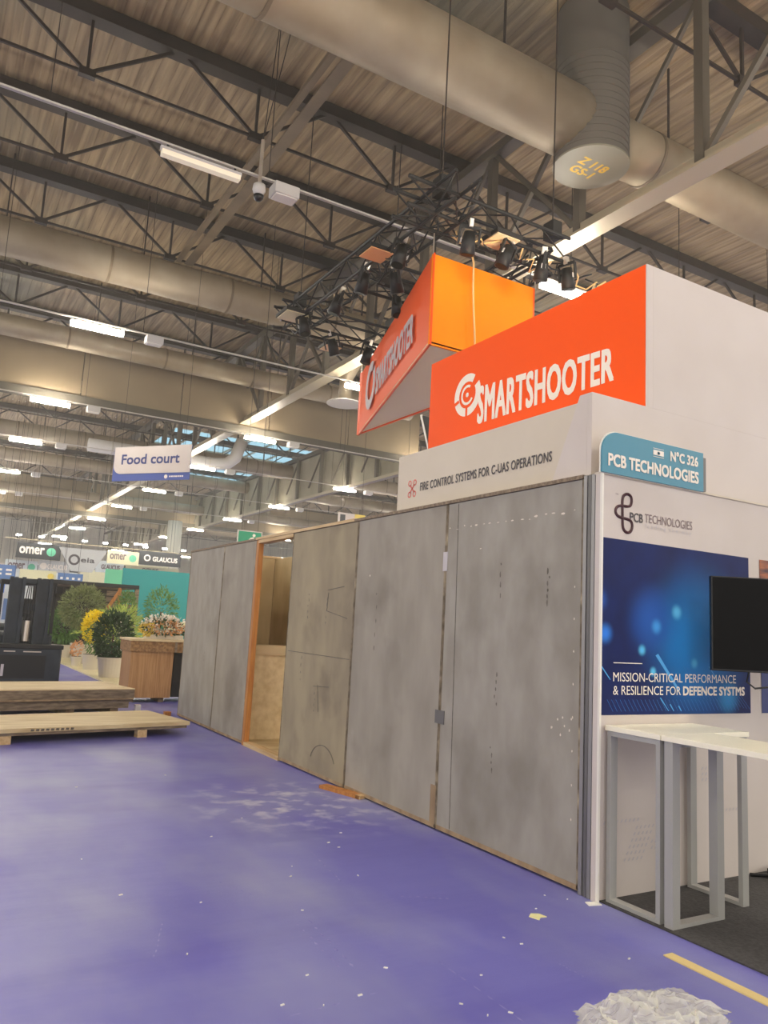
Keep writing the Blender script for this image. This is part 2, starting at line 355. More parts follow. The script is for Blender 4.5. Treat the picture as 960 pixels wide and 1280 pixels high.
# ================================================================== ROOF TRUSSES (run left to right)
ZB, ZT = 10.72, 11.85
tys = [4.3, 7.3, 10.35, 13.4, 16.4, 19.5, 22.6, 25.7, 29.0, 32.4, 36, 40, 44, 49, 54, 60, 66, 73, 81, 90]
for i, y in enumerate(tys):
    x0, x1 = (-1.8, 29.5)
    t = thing('roof_truss', (14, y, ZB), 'dark roof truss running across under the deck, %s counted from the viewer' % ('first' if i == 0 else ordn(i)), 'truss', 'steel roof trusses')
    w = .22 if y < 50 else .3
    MB().box(-3, 38, y - .15, y + .15, ZT - .12, ZT + .13).build('top_chord', 'truss', t)
    MB().box(-3, 38, y - .022, y + .022, ZB - .025, ZB + .025).build('bottom_chord', 'truss', t)
    nodes = [1.35 + 3.1 * k for k in range(-1, 12)]
    parts = []
    for x in nodes:
        parts += [((x, y, ZB), (x - 1.55, y, ZT), 'diagonal'), ((x, y, ZB), (x + 1.55, y, ZT), 'diagonal'), ((x, y, ZB), (x, y, ZT), 'upright')]
    if y < 24:
        for p, q, nm in parts: MB().beam(p, q, .055 if nm == 'diagonal' else .05).build(nm, 'truss', t)
        for x in nodes: MB().box(x - .14, x + .14, y - .06, y + .06, ZB - .07, ZB + .07).build('gusset', 'truss', t)
    else:
        b = MB()
        for p, q, nm in parts: b.beam(p, q, .06)
        tag(b.build('web_lattice', 'truss', t), kind='stuff')

# two brown beams running away from the viewer
for x, w, lb in ((4.56, .12, 'narrow brown steel beam under the roof trusses, left of the wide one'), (4.83, .22, 'wide brown steel beam under the roof trusses, right of the narrow one')):
    t = thing('roof_beam', (x, 12, 10.42), lb, 'beam')
    MB().box(x - w / 2, x + w / 2, 4, 19.0, 10.42, 10.45).build('lower_flange', 'brown_steel', t)
    MB().box(x - .012, x + .012, 4, 19.0, 10.45, 10.6).build('web', 'brown_steel', t)

# ================================================================== MAIN GIRDERS (run away from the viewer)
def girder(x, y0, y1, z, label, sp=2.5, off=6.86, ztop=11.6):
    t = thing('lattice_girder', (x, (y0 + y1) / 2, z), label, 'girder')
    MB().box(x - .2, x + .2, y0, y1, z - .02, z + .03).box(x - .05, x + .05, y0, y1, z + .03, z + .25).build('bottom_chord', 'grey_steel', t)
    MB().box(x - .15, x + .15, y0, y1, ztop - .1, ztop + .1).build('top_chord', 'grey_steel_dark', t)
    y = off; k = 0
    far = MB()
    while y < y1:
        if y >= y0:
            if y < 32:
                MB().beam((x, y, z + .1), (x, y, ztop), .16).build('post', 'grey_steel_dark', t)
                s = sp if k % 2 else -sp
                MB().beam((x, y, z + .15), (x, y + s * .98, ztop), .09).build('diagonal', 'grey_steel_dark', t)
                MB().beam((x, y, ztop), (x, y + (sp if k % 2 == 0 else -sp) * .5, (z + ztop) / 2), .07).build('diagonal', 'grey_steel_dark', t)
            else:
                far.beam((x, y, z + .1), (x, y, ztop), .16); far.beam((x, y, z + .1), (x, y + (sp if k % 2 else -sp), ztop), .09)
        y += sp; k += 1
    if far.v: tag(far.build('far_lattice', 'grey_steel_dark', t), kind='stuff')
    return t
girder(9.38, 1.9, 95, 8.6, 'long pale grey lattice girder running away above the orange booth', sp=2.59, off=7.12)
# clad girder on the right
t = thing('clad_girder', (16.9, 45, 8), 'distant lattice girder with beige cladding panels behind its posts', 'girder')
MB().box(16.75, 17.0, 27, 92, 7.98, 8.12).build('bottom_chord', 'grey_steel', t)
MB().box(16.8, 17.0, 27, 92, 10.3, 10.5).build('top_chord', 'grey_steel_dark', t)
for k in range(22):
    y = 27 + k * 2.9
    MB().box(17.02, 17.06, y + .03, y + 2.87, 8.1, 10.4).build('cladding_panel', 'lattice_panel', t)
    MB().beam((16.85, y, 8.05), (16.85, y, 10.4), .16).build('post', 'grey_steel_dark', t)
    MB().beam((16.85, y, 10.3), (16.85, y + 1.45, 8.6), .07).build('diagonal', 'grey_steel_dark', t)

# ================================================================== SMOKE CURTAINS
def curtain(y, x0, x1, z0, z1, label, n):
    t = thing('smoke_curtain', ((x0 + x1) / 2, y, z0), label, 'curtain')
    w = (x1 - x0) / n
    for i in range(n): MB().box(x0 + i * w + .015, x0 + (i + 1) * w - .015, y, y + .04, z0 + .3, z1).build('curtain_panel', 'curtain', t)
    MB().box(x0, x1, y - .05, y + .09, z0, z0 + .32).build('hem_beam', 'curtain_dk', t)
curtain(26.7, -3, 17.0, 8.2, 10.6, 'long brown smoke curtain hanging behind the ducts in mid hall', 6)
curtain(57.8, -3, 38, 8.17, 10.6, 'far brown smoke curtain low above the distant stands', 12)

# ================================================================== AIR DUCTS
def duct(y, z, r, x0, x1, label, bands=3.0, m='duct'):
    t = thing('air_duct', ((x0 + x1) / 2, y, z), label, 'duct')
    MB().tube([(x0, y, z), (x1, y, z)], r, 36).build('duct_body', m, t, smooth=False)
    for p in kids(t)[0].data.polygons: p.use_smooth = len(p.vertices) == 4
    x = x0 + .9; 
    while x < x1:
        MB().tube([(x - .03, y, z), (x + .03, y, z)], r + .015, 36).build('joint_band', 'brown_steel', t); 
        x += bands
    # hangers
    x = x0 + 1.5
    b = MB()
    while x < x1:
        b.beam((x, y, z + r), (x, y, 11.9), .03); x += 3.1
    tag(b.build('hanger_rods', 'truss', t), kind='stuff')
    return t
duct(8.75, 9.86, .55, -4, 8.25, 'wide tan air duct crossing the top of the view, left of the round drop', 6.0)
duct(8.75, 9.86, .46, 9.1, 36, 'tan air duct running right from the numbered round drop', 4.0)
duct(18.95, 9.86, .44, -4, 36, 'tan air duct just behind the brown roof beams')
duct(25.1, 9.86, .33, -4, 15.5, 'slimmer tan air duct in front of the smoke curtain')
duct(40.1, 9.86, .42, -4, 36, 'air duct above the food court sign')
duct(46.9, 9.86, .36, -4, 36, 'air duct second beyond the smoke curtain')
duct(56.0, 9.3, .36, -4, 36, 'air duct close before the far smoke curtain')
duct(68.0, 9.3, .4, -4, 36, 'farthest air duct behind the far smoke curtain')
# round drop with number
cx, cy = 8.62, 8.68
t = thing('duct_drop', (cx, cy, 9.18), 'dark ribbed round vertical duct with yellow stencilled number on its cap', 'duct')
o = MB().tube([(cx, cy, 9.18), (cx, cy, 11.95)], .6, 40, cap=False).build('drop_shell', 'plenum', t, smooth=True)
for k in range(14): MB().tube([(cx, cy, 9.3 + k * .12), (cx, cy, 9.33 + k * .12)], .612, 40).build('rib', 'plenum', t)
MB().tube([(cx, cy, 9.16), (cx, cy, 9.19)], .62, 40).build('bottom_cap', 'disc', t)
text('Z 118', 'yellow', t, (cx - .30, cy + .0, 9.16), (1, 0, 0), (0, -1, 0), .56, .18, bold=.1)
text('GS-1', 'yellow', t, (cx - .27, cy + .24, 9.16), (1, 0, 0), (0, -1, 0), .44, .18, bold=.1)
# round diffuser
t = thing('ceiling_diffuser', (10.4, 20.7, 8.2), 'round white ceiling air diffuser left of the hanging orange sign', 'diffuser')
for k, r in enumerate((.55, .4, .25)): MB().tube([(10.4, 20.7, 8.2 + k * .05), (10.4, 20.7, 8.23 + k * .05)], r, 32).build('diffuser_ring', 'lamp_box' if k % 2 == 0 else 'grey_steel_dark', t)
MB().tube([(10.4, 20.7, 8.3), (10.4, 20.7, 9.0), (10.4, 19.4, 9.8)], .2, 16).build('neck', 'duct', t, smooth=True)
# pale bent duct by the skylight
t = thing('bent_duct', (10, 36, 8.6), 'pale bent duct below the blue skylight', 'duct')
MB().tube([(5.5, 36, 8.85), (11.2, 36, 8.85), (11.9, 36, 8.95), (12.3, 36, 9.3), (12.6, 36, 10.2)], .3, 20).build('duct_body', 'lamp_box', t, smooth=True)
for x in (6.5, 9.0, 11.0): MB().tube([(x - .03, 36, 8.85), (x + .03, 36, 8.85)], .315, 20).build('joint_band', 'rail', t)

# ================================================================== HAZE in the hall air
HAZE = 0.003
if HAZE:
    hm = bpy.data.materials.new('hall_haze'); hm.use_nodes = True; nt = hm.node_tree; nt.nodes.clear()
    o_ = nt.nodes.new('ShaderNodeOutputMaterial'); vs_ = nt.nodes.new('ShaderNodeVolumeScatter'); vs_.inputs['Color'].default_value = (1, .97, .92, 1); vs_.inputs['Density'].default_value = HAZE; vs_.inputs['Anisotropy'].default_value = .4
    nt.links.new(vs_.outputs[0], o_.inputs['Volume']); M['haze'] = hm
    box('hall_haze', 'haze', -15.9, 39.9, -9.9, 99.9, .05, 11.9, kind='structure')
# ================================================================== LAMP ROWS
rows = [-5.3, 2.6, 10.5, 18.35, 26.1, 33.0, 41.1, 48.9, 57.0, 65.0, 74.0, 84.0]
L0 = thing('led_batten', (0, 0, 8), 'lamp', 'lamp')
MB().box(-.6, .6, -.03, .03, 8.0, 8.06).build('housing', 'lamp_box', L0)
MB().box(-.58, .58, -.055, .055, 7.925, 8.0).build('diffuser', 'tube_on', L0)
for s in (-.5, .5): MB().beam((s, 0, 8.06), (s, 0, 8.1), .03).build('clip', 'black_metal', L0)
for o_ in kids(L0):
    for v in o_.data.vertices: v.co.z += 0  # local to the lamp base
Ltree = tree_of(L0); first = True
nlight = 0
for i, y in enumerate(rows):
    rn = ['lamp row behind the viewer', 'lamp row overhead', 'nearest lamp row', 'row beyond second duct', 'row under brown curtain', 'row by skylight', 'row seventh back', 'row eighth back', 'row at far curtain', 'row beyond far curtain', 'last but one row', 'last lamp row'][i]
    t = thing('lamp_rail', (10, y, 8.1), 'thin pale cable rail carrying the %s' % rn, 'rail', 'lamp rails')
    MB().box(-6, 38, y - .025, y + .025, 8.1, 8.13).build('tray', 'rail', t)
    b = MB(); 
    for k in range(14):
        x = -2.45 + 3.1 * k; b.beam((x, y, 8.15), (x, y, 11.9), .012)
    tag(b.build('suspension_wires', 'truss', t), kind='stuff')
    for k in range(-1, 5):
        x = 2.72 + 7.08 * k
        if k == 0 and i < 2 and False: continue
        lit = not (i == 2 and k == 0)
        lb = '%s batten lamp in the %s, %s from left' % ('lit white' if lit else 'unlit pale', rn, ['outermost', 'second', 'third', 'fourth', 'fifth', 'sixth'][k + 1])
        if first: o = L0; o.location = (x, y, 8); o['label'] = lb; o['group'] = 'LED batten lamps'; first = False
        else: o = dup(L0, (x, y, 8), None, lb, 'LED batten lamps', Ltree)
        if not lit:
            for c in kids(o):
                if c.name.startswith('diffuser'): c.data = c.data.copy(); c.data.materials[0] = M['tube_off_glow']
        # junction box next to it
        if k >= 0 and 2 <= i < 8:
            bx = x + 1.3
            j = thing('junction_box', (bx, y, 7.92), 'pale junction box in the %s, %s from left' % (rn, ['', 'first', 'second', 'third', 'fourth', 'fifth'][k + 1]), 'box', 'junction boxes on lamp rails')
            MB().box(bx - .2, bx + .2, y - .14, y + .14, 7.9, 8.08).build('casing', 'lamp_box', j, bevel=.01)
            MB().box(bx - .17, bx + .17, y - .11, y + .11, 7.885, 7.9).build('lid', 'white_gloss', j)

# security camera hanging in front of the first rail
t = thing('security_camera', (3.58, 10.4, 7.75), 'small dome security camera on a pole beside the nearest lamp rail', 'camera')
MB().tube([(3.58, 10.4, 7.9), (3.58, 10.4, 8.65)], .03, 8).build('pole', 'chrome', t)
MB().tube([(3.58, 10.4, 7.74), (3.58, 10.4, 7.84), (3.58, 10.4, 7.92)], [.06, .1, .09], 16).build('housing', 'lamp_box', t, smooth=True)
MB().tube([(3.58, 10.4, 7.66), (3.58, 10.4, 7.7), (3.58, 10.4, 7.75)], [.03, .07, .08], 16).build('lens', 'black', t, smooth=True)
MB().beam((3.58, 10.4, 8.65), (3.9, 10.4, 10.7), .012).build('wire', 'truss', t)
MB().beam((3.58, 10.4, 8.65), (3.7, 10.4, 10.7), .012).build('wire', 'truss', t)

# ================================================================== PARTITION WALL
PX = 3.515; PT = .09
t = thing('partition_wall', (PX, 7.7, 0), 'long wall of scuffed grey boards with a narrow doorway, standing along the purple aisle', 'partition')
pan = [(3.555, 5.035, 'panel_cool', 'rightmost board, pale grey and smooth'), (5.05, 6.515, 'panel', 'grey board with a paper label on its right edge'), (6.53, 8.045, 'panel_tan', 'browner board next to the doorway'), (9.18, 10.38, 'panel', 'grey board left of the doorway'), (10.39, 11.95, 'panel_cool', 'leftmost grey board')]
for y0, y1, m, lb in pan:
    p = MB().box(PX, PX + PT, y0, y1, .02, 2.48).build('panel', m, t); p['label'] = lb
    # raw edges as thin strips round each board
    MB().box(PX - .003, PX + .02, y0 - .006, y0 + .012, .02, 2.48).build('edge_strip', 'worn_edge', t)
    MB().box(PX - .003, PX + .02, y1 - .006, y1 + .005, .02, 2.48).build('edge_strip', 'worn_edge', t)
    MB().box(PX - .003, PX + .02, y0, y1, .015, .045).build('edge_strip', 'board_edge', t)
MB().box(PX - .012, PX + PT, 3.555, 11.96, 2.483, 2.508).build('top_rail', 'grey_timber', t)
MB().box(PX - .016, PX + .02, 6.6, 9.2, 2.484, 2.514).build('top_batten', 'pale_timber', t)
MB().box(PX - .004, PX + .06, 9.1, 9.175, 0, 2.48).build('door_post', 'timber', t)
MB().box(PX - .01, PX + .10, 8.05, 9.1, 0, .045).build('threshold', 'pale_timber', t)
MB().box(PX - .012, PX + PT, 8.05, 9.1, 2.44, 2.48).build('lintel_strip', 'pale_timber', t)
# scuffs, chips and tape remnants
rs = random.Random(3)
def marks(name, m, items, e=.002):
    b = MB()
    for (y, z, w, h) in items:
        n = 7; pts = [(PX - e, y + w / 2 * math.cos(a) * rs.uniform(.6, 1), z + h / 2 * math.sin(a) * rs.uniform(.6, 1)) for a in (2 * math.pi * k / n for k in range(n))]
        b.add(pts, [tuple(range(n))])
    tag(b.build(name, m, t), kind='stuff')
dash = []
for (y, za, zb, n) in ((7.55, 1.55, 1.85, 5), (7.1, 1.5, 1.8, 5), (7.25, .62, .85, 4), (6.1, 1.3, 1.9, 5), (4.37, 1.0, 1.25, 5), (4.35, 1.75, 2.05, 4), (3.86, 1.7, 1.95, 6), (4.4, .55, .75, 4), (7.62, .9, 1.2, 4), (10.9, .9, 1.05, 3)):
    for k in range(n): dash.append((y + rs.uniform(-.015, .015), za + (zb - za) * k / n, .018, rs.uniform(.02, .06)))
marks('scuff_marks', 'stain', dash)
chips = [(5.0 - .085 * k + rs.uniform(-.02, .02), 2.28 + rs.uniform(-.012, .012) + .0 * k, rs.uniform(.012, .05), rs.uniform(.006, .018)) for k in range(17)]
chips += [(3.62 + rs.uniform(0, .25), .95 + rs.uniform(-.08, .08), .015, .02) for _ in range(8)] + [(3.62, .4 + .2 * k, .012, .02) for k in range(8)] + [(6.25, 1.95, .02, .03), (4.6, 2.1, .03, .01)]
marks('chipped_spots', 'chip', chips)
MB().box(PX - .006, PX, 5.02, 5.075, 1.95, 2.1).build('paper_label', 'pale_print', t)
MB().box(PX - .006, PX, 4.98, 5.1, .78, .88).build('tape_patch', 'alu_dark', t)
MB().box(PX - .004, PX, 5.05, 5.12, .04, .32).build('bare_patch', 'board_edge', t)
arc = []
for k in range(12):
    a = math.radians(20 + k * 12); arc.append([(PX - .003, 7.0 - .27 * math.cos(a), .12 + .2 * math.sin(a)), (PX - .003, 7.0 - .27 * math.cos(a + .21), .12 + .2 * math.sin(a + .21))])
b = MB()
for p, q in arc: b.beam(p, q, .003, .006)
b.beam((PX, 4.86, .05), (PX, 4.9, 2.47), .005, .005)
for p, q in (((PX, 7.1, 1.83), (PX, 6.75, 1.86)), ((PX, 7.08, 1.8), (PX, 7.1, 1.62)), ((PX, 7.1, 1.62), (PX, 6.65, 1.55)), ((PX, 7.3, .86), (PX, 6.95, .88)), ((PX, 8.0, 1.18), (PX, 6.56, 1.17)), ((PX, 7.2, .88), (PX, 7.15, .62))): b.beam(p, q, .006, .006)
b.build('pencil_lines', 'stain', t)

# inside the stand seen through the doorway
t = thing('inner_partition', (4.3, 11.85, 0), 'brown board wall seen through the doorway', 'partition')
MB().box(3.61, 4.85, 11.8, 11.9, 0, 2.5).build('panel', 'tan_board', t)
MB().box(4.86, 4.95, 7.5, 11.9, 0, 2.5).build('panel', 'tan_board', t)
MB().box(3.61, 4.95, 11.78, 11.92, 2.5, 2.53).build('top_rail', 'pale_timber', t)
t = thing('inner_counter', (4.1, 9.55, .03), 'cream board counter standing just inside the doorway', 'counter')
MB().box(3.66, 4.6, 9.35, 9.75, .03, 1.06).build('front_board', 'cream_board', t)
MB().box(3.64, 4.62, 9.33, 9.77, 1.06, 1.18).build('top', 'ply', t)
tag(box('stand_floor_board', 'ply', 3.62, 6.8, 3.6, 11.8, 0, .028), 'pale wooden floor board laid inside the grey partition', 'floor board')

# ================================================================== ORANGE BOOTH HEADER
t = thing('booth_header', (3.56, 4.8, 0), 'white stand header with big orange lettered panel rising above the grey partition', 'booth')
# lower white parapet volume, X 3.60..4.07 ; fascia at 3.62
MB().box(3.62, 6.9, 3.585, 3.62, 0, 3.05).build('front_wall', 'white', t)
MB().box(3.575, 3.64, 3.64, 5.935, 2.515, 3.02).build('fascia_board', 'ivory', t)
MB().box(3.64, 4.07, 3.62, 5.935, 2.97, 3.0).build('fascia_cover', 'ivory', t)
MB().box(3.64, 4.07, 5.88, 5.93, 2.515, 2.98).build('fascia_end', 'ivory', t)
MB().prism([(3.56, 3.581, 2.515), (3.56, 3.90, 2.515), (3.56, 3.65, 3.06), (3.56, 3.581, 3.06)], (.014, 0, 0)).build('slanted_side_panel', 'white', t)
MB().box(3.62, 4.07, 3.62, 3.66, 2.9, 3.06).build('corner_block', 'white', t)
MB().box(3.56, 7.5, 3.54, 3.58, 2.5, 3.06).build('front_parapet', 'white', t)
MB().box(4.13, 7.5, 3.54, 3.62, 3.0605, 4.09).build('upper_wall', 'white', t)
MB().box(4.065, 4.12, 3.55, 6.22, 3.062, 4.09).build('orange_panel', 'orange', t)
MB().box(4.125, 7.5, 6.15, 6.21, 2.6, 4.05).build('back_wall', 'white', t)
MB().box(4.066, 4.129, 3.54, 3.549, 3.0605, 4.09).build('corner_trim', 'white', t)
# lettering SMARTSHOOTER, reading direction is -Y, seen from -X
u = (0, -1, 0); v = (0, 0, 1)
text('SMARTSHOOTER', 'logo_white', t, (4.065, 5.43, 3.325), u, v, 1.59, .335, bold=.055, space=1.08, taper=.72)
LO = (4.065, 5.60, 3.63)
flat('logo_ring', 'logo_white', t, LO, u, v, ring(0, 0, .125, .2, 55, 390, 30) + ring(0, 0, .07, .095, 60, 330, 20), eps=.002)
flat('logo_notch', 'orange', t, LO, u, v, [[(-.13, -.02), (-.12, -.05), (-.21, -.08), (-.22, -.05)], [(-.02, -.12), (.01, -.12), (.01, -.21), (-.02, -.21)]], eps=.0035)
flat('logo_centre', 'logo_white', t, LO, u, v, disc(0.0, 0, .022, 12))
text('FIRE CONTROL SYSTEMS FOR C-UAS OPERATIONS', 'logo_dark', t, (3.575, 5.56, 2.665), u, v, 1.64, .07, bold=.05, space=1.05)
LO = (3.575, 5.69, 2.70)
pts = ring(-.04, .05, .018, .028, 0, 360, 12) + ring(.04, .05, .018, .028, 0, 360, 12) + ring(-.04, -.05, .018, .028, 0, 360, 12) + ring(.04, -.05, .018, .028, 0, 360, 12)
pts += [[(-.04, .03), (-.03, .04), (.04, -.03), (.03, -.04)], [(-.04, -.03), (-.03, -.04), (.04, .03), (.03, .04)]]
flat('drone_emblem', 'logo_red', t, LO, u, v, pts)
t = thing('corner_flap', (4.1, 6.24, 3.3), 'small black bracket flap at the far end of the orange panel', 'bracket')
MB().prism([(4.1, 6.225, 3.2), (4.1, 6.225, 3.55), (4.1, 6.42, 3.62)], (.02, 0, 0)).build('bracket_plate', 'black_metal', t)
MB().beam((4.1, 6.42, 3.62), (4.1, 6.24, 3.2), .02).build('bracket_edge', 'white_gloss', t)

t = thing('added_uplight_panel', (5.2, 5.2, 2.9), 'unseen uplight panel added inside the orange stand to brighten the hanging sign', 'light')  # added uplight, there to brighten the underside of the hanging sign
MB().box(4.7, 5.7, 4.7, 5.7, 2.84, 2.9).build('casing', 'lamp_box', t)
MB().box(4.74, 5.66, 4.74, 5.66, 2.9, 2.91).build('diffuser', 'added_uplight', t)
for x in (4.3, 6.1): MB().box(x, x + .05, 3.7, 6.1, 2.86, 2.91).build('grid_bar', 'alu', t)
MB().box(4.3, 6.15, 5.15, 5.2, 2.80, 2.839).build('grid_bar', 'alu', t)
# ================================================================== HANGING TRIANGULAR SIGN
A = Vector((5.035, 7.785, 5.0)); F = Vector((6.72, 7.785, 5.0)); B = Vector((6.60, 12.5, 5.0)); H = Vector((0, 0, 1.2))
t = thing('hanging_sign', (6.1, 9.3, 5.0), 'triangular orange fabric sign hanging from the black lighting truss', 'sign')
def quad(p, q, th=.03):
    n = (q - p).cross(H).normalized() * th; return MB().prism([p, q, q + H, p + H], n)
quad(A, F, -.03).build('front_face', 'orange_lit', t)
quad(B, A, -.03).build('side_face', 'orange_pale', t)
quad(F, B, -.03).build('rear_face', 'orange_pale', t)
MB().prism([A + Vector((0, 0, .02)), F + Vector((0, 0, .02)), B + Vector((0, 0, .02))], (0, 0, .02)).build('underside', 'beige', t)
MB().beam(A + H + Vector((0, -.03, 0)), A + Vector((0, -.03, 0)), .012).build('corner_seam', 'orange', t)
ub = (A - B).normalized(); nb = ub.cross(Vector((0, 0, 1)))
ob = B + Vector((0, 0, .0)) + nb * .035
text('SMARTSHOOTER', 'logo_grey', t, ob + ub * 1.7 + Vector((0, 0, .30)), ub, (0, 0, 1), 2.5, .42, bold=.08, space=1.05)
flat('logo_ring', 'logo_grey', t, ob + ub * 1.2 + Vector((0, 0, .6)), ub, (0, 0, 1), ring(0, 0, .25, .42, 60, 400, 24))
for i, p in enumerate((A, F, B)):
    MB().beam(p + H, p + H + Vector((0, 0, .35)), .012).build('suspension_wire', 'chrome', t)
# cable over its front
t = thing('hanging_cable', (5.65, 7.7, 5.0), 'cream cable dangling in front of the hanging orange sign', 'cable')
MB().tube([(5.25, 7.74, 6.5), (5.45, 7.72, 6.42), (5.58, 7.70, 6.3), (5.60, 7.69, 6.2), (5.61, 7.70, 5.9), (5.63, 7.70, 5.6), (5.66, 7.70, 5.3), (5.68, 7.70, 5.05)], .013, 6).build('cable_run', 'cable', t, smooth=True)

# ================================================================== LIGHTING TRUSS RIG
rig = thing('lighting_truss', (6.2, 9.6, 6.5), 'black rectangular lighting truss rig above the hanging orange sign', 'truss')
def box_truss(p, q, s=.36, st=.45):
    p = Vector(p); q = Vector(q); d = (q - p).normalized(); a = Vector((0, 0, 1)).cross(d).normalized() * s / 2; c = Vector((0, 0, s / 2))
    for i in (-1, 1):
        for j in (-1, 1): MB().tube([p + a * i + c * j, q + a * i + c * j], .025, 8).build('chord', 'black_metal', rig)
    b = MB(); L = (q - p).length; n = int(L / st)
    for k in range(n):
        m0 = p + d * (L * k / n); m1 = p + d * (L * (k + 1) / n); sgn = 1 if k % 2 else -1
        for i in (-1, 1):
            b.beam(m0 + a * i - c * sgn, m1 + a * i + c * sgn, .016); b.beam(m0 + c * i - a * sgn, m1 + c * i + a * sgn, .016)
    tag(b.build('truss_lacing', 'black_metal', rig), kind='stuff')
box_truss((4.98, 7.0, 6.68), (4.98, 12.1, 6.68)); box_truss((4.4, 7.6, 6.68), (7.0, 7.6, 6.68)); box_truss((4.6, 11.9, 6.68), (7.2, 11.9, 6.68)); box_truss((6.85, 7.8, 6.68), (6.85, 11.7, 6.68)); box_truss((5.2, 9.7, 6.68), (6.7, 9.7, 6.68))
for (x, y) in ((5.0, 7.6), (6.85, 7.6), (5.0, 11.9), (6.85, 11.9)):
    MB().box(x - .08, x + .08, y - .1, y + .1, 6.88, 7.12).build('hoist_motor', 'black_metal', rig)
    MB().beam((x, y, 7.12), (x, y, 10.7), .014).build('hoist_chain', 'truss', rig)
# looped cables on the rig
t = thing('cable_bundle', (5.3, 7.5, 6.5), 'tangle of dark and pale cables looped on the lighting truss over the orange sign', 'cable')
rc = random.Random(11)
for k in range(9):
    x = 4.9 + k * .32; pts = [(x + j * .1, 7.5 + rc.uniform(-.1, .15), 6.47 - .16 * math.sin(math.pi * j / 6) * rc.uniform(.4, 1.2)) for j in range(7)]
    MB().tube(pts, .012, 6).build('cable_loop', 'cable' if k % 3 == 1 else 'black', t, smooth=True)
for k in range(6):
    y = 8.0 + k * .65; pts = [(4.98 + rc.uniform(-.12, .12), y + j * .12, 6.47 - .2 * math.sin(math.pi * j / 6) * rc.uniform(.4, 1.2)) for j in range(7)]
    MB().tube(pts, .014, 6).build('cable_loop', 'black', t, smooth=True)
# spotlights
SP = thing('stage_spotlight', (0, 0, 0), 's', 'spotlight')
MB().tube([(0, 0, -.18), (0, 0, .1)], [.1, .07], 16).build('lamp_can', 'black_metal', SP, smooth=True)
MB().beam((-.13, 0, -.06), (-.13, 0, .16), .02, .04).beam((.13, 0, -.06), (.13, 0, .16), .02, .04).beam((-.13, 0, .16), (.13, 0, .16), .02, .04).build('yoke', 'black_metal', SP)
MB().box(-.025, .025, -.035, .035, .16, .26).build('clamp', 'chrome', SP)
MB().tube([(0, 0, -.185), (0, 0, -.18)], .08, 16).build('lens', 'screen', kids(SP)[0])
MB().box(.1, .104, -.03, .03, -.04, .02).build('white_tag', 'paper', SP)
st = tree_of(SP)
sp = [(4.8, 8.2, 'left arm of the truss, nearest'), (4.8, 9.2, 'left arm of the truss, second'), (4.85, 10.1, 'left arm of the truss, third'), (4.8, 11.2, 'left arm of the truss, fourth'), (5.3, 7.4, 'front arm of the truss, leftmost'), (5.9, 7.4, 'front arm of the truss, second'), (6.5, 7.4, 'front arm of the truss, third'), (6.95, 7.4, 'front arm of the truss, rightmost'), (5.6, 11.75, 'rear arm of the truss, leftmost'), (6.3, 11.75, 'rear arm of the truss, second'), (5.6, 9.6, 'middle arm of the truss, left'), (5.15, 8.9, 'inner side of the left truss arm')]
for i, (x, y, lb) in enumerate(sp):
    lb = 'black stage spotlight clamped to the ' + lb
    if i == 0: o = SP; o.location = (x, y, 6.3); o['label'] = lb; o['group'] = 'stage spotlights'
    else: o = dup(SP, (x, y, 6.3), i * .7, lb, 'stage spotlights', st)
    o.rotation_euler = (.3 * math.sin(i), .25 * math.cos(i * 2), i * .7)
# flat square flood panels
for i, (x, y, w, lb, m) in enumerate(((4.72, 8.72, .34, 'peach square flood panel left of the orange sign top', 'petal_peach'), (5.84, 7.46, .36, 'cream square flood panel right of the cables, above the orange sign', 'cream_board'), (4.7, 11.4, .42, 'cream square flood panel at the far left corner of the truss', 'sign_cream'), (5.85, 12.35, .3, 'small pale flood panel behind the rear truss arm', 'cream_board'))):
    q = thing('flood_panel', (x, y, 6.46), lb, 'floodlight', None)
    MB().box(x - w / 2, x + w / 2, y - w / 2, y + w / 2, 6.46, 6.5).build('diffuser', m, q)
    MB().box(x - w / 2 - .02, x + w / 2 + .02, y - w / 2 - .02, y + w / 2 + .02, 6.475, 6.53).build('casing', 'black_metal', q)
    MB().beam((x, y, 6.53), (x + .08, y, 6.62), .03).build('clamp', 'chrome', q)

# ================================================================== PCB STAND
t = thing('profile_stack', (3.5, 3.47, 0), 'bundle of four grey aluminium wall profiles between grey partition and white stand', 'profiles')
for k in range(4):
    y = 3.415 + k * .034; MB().box(3.505 - .004 * (k % 2), 3.56, y, y + .028, 0, 2.5).build('profile', 'alu' if k % 2 else 'alu_dark', t, bevel=.003)
t = thing('stand_wall', (4.9, 3.42, 0), 'white printed stand wall with blue circuit poster and maroon knot logo', 'stand wall')
MB().box(3.50, 7.2, 3.40, 3.44, 0, 2.492).build('wall_board', 'white', t)
MB().box(3.497, 3.512, 3.384, 3.3995, 0, 2.495).build('corner_profile', 'white_gloss', t)
MB().box(3.50, 7.2, 3.39, 3.45, 2.492, 2.505).build('cap_strip', 'ivory', t)
u = (1, 0, 0); v = (0, 0, 1); FY = 3.40
flat('blue_poster', 'poster', t, (3.5, FY, 1.04), u, v, [(0, 0), (1.437, 0), (1.437, 1.06), (0, 1.06)], .003)
flat('sunset_poster', 'sunset', t, (5.06, FY, 1.88), u, v, [(0, 0), (1.2, 0), (1.2, .22), (0, .22)], .003)
flat('dark_poster', 'navy', t, (5.06, FY, 1.04), u, v, [(0, 0), (1.2, 0), (1.2, .84), (0, .84)], .003)
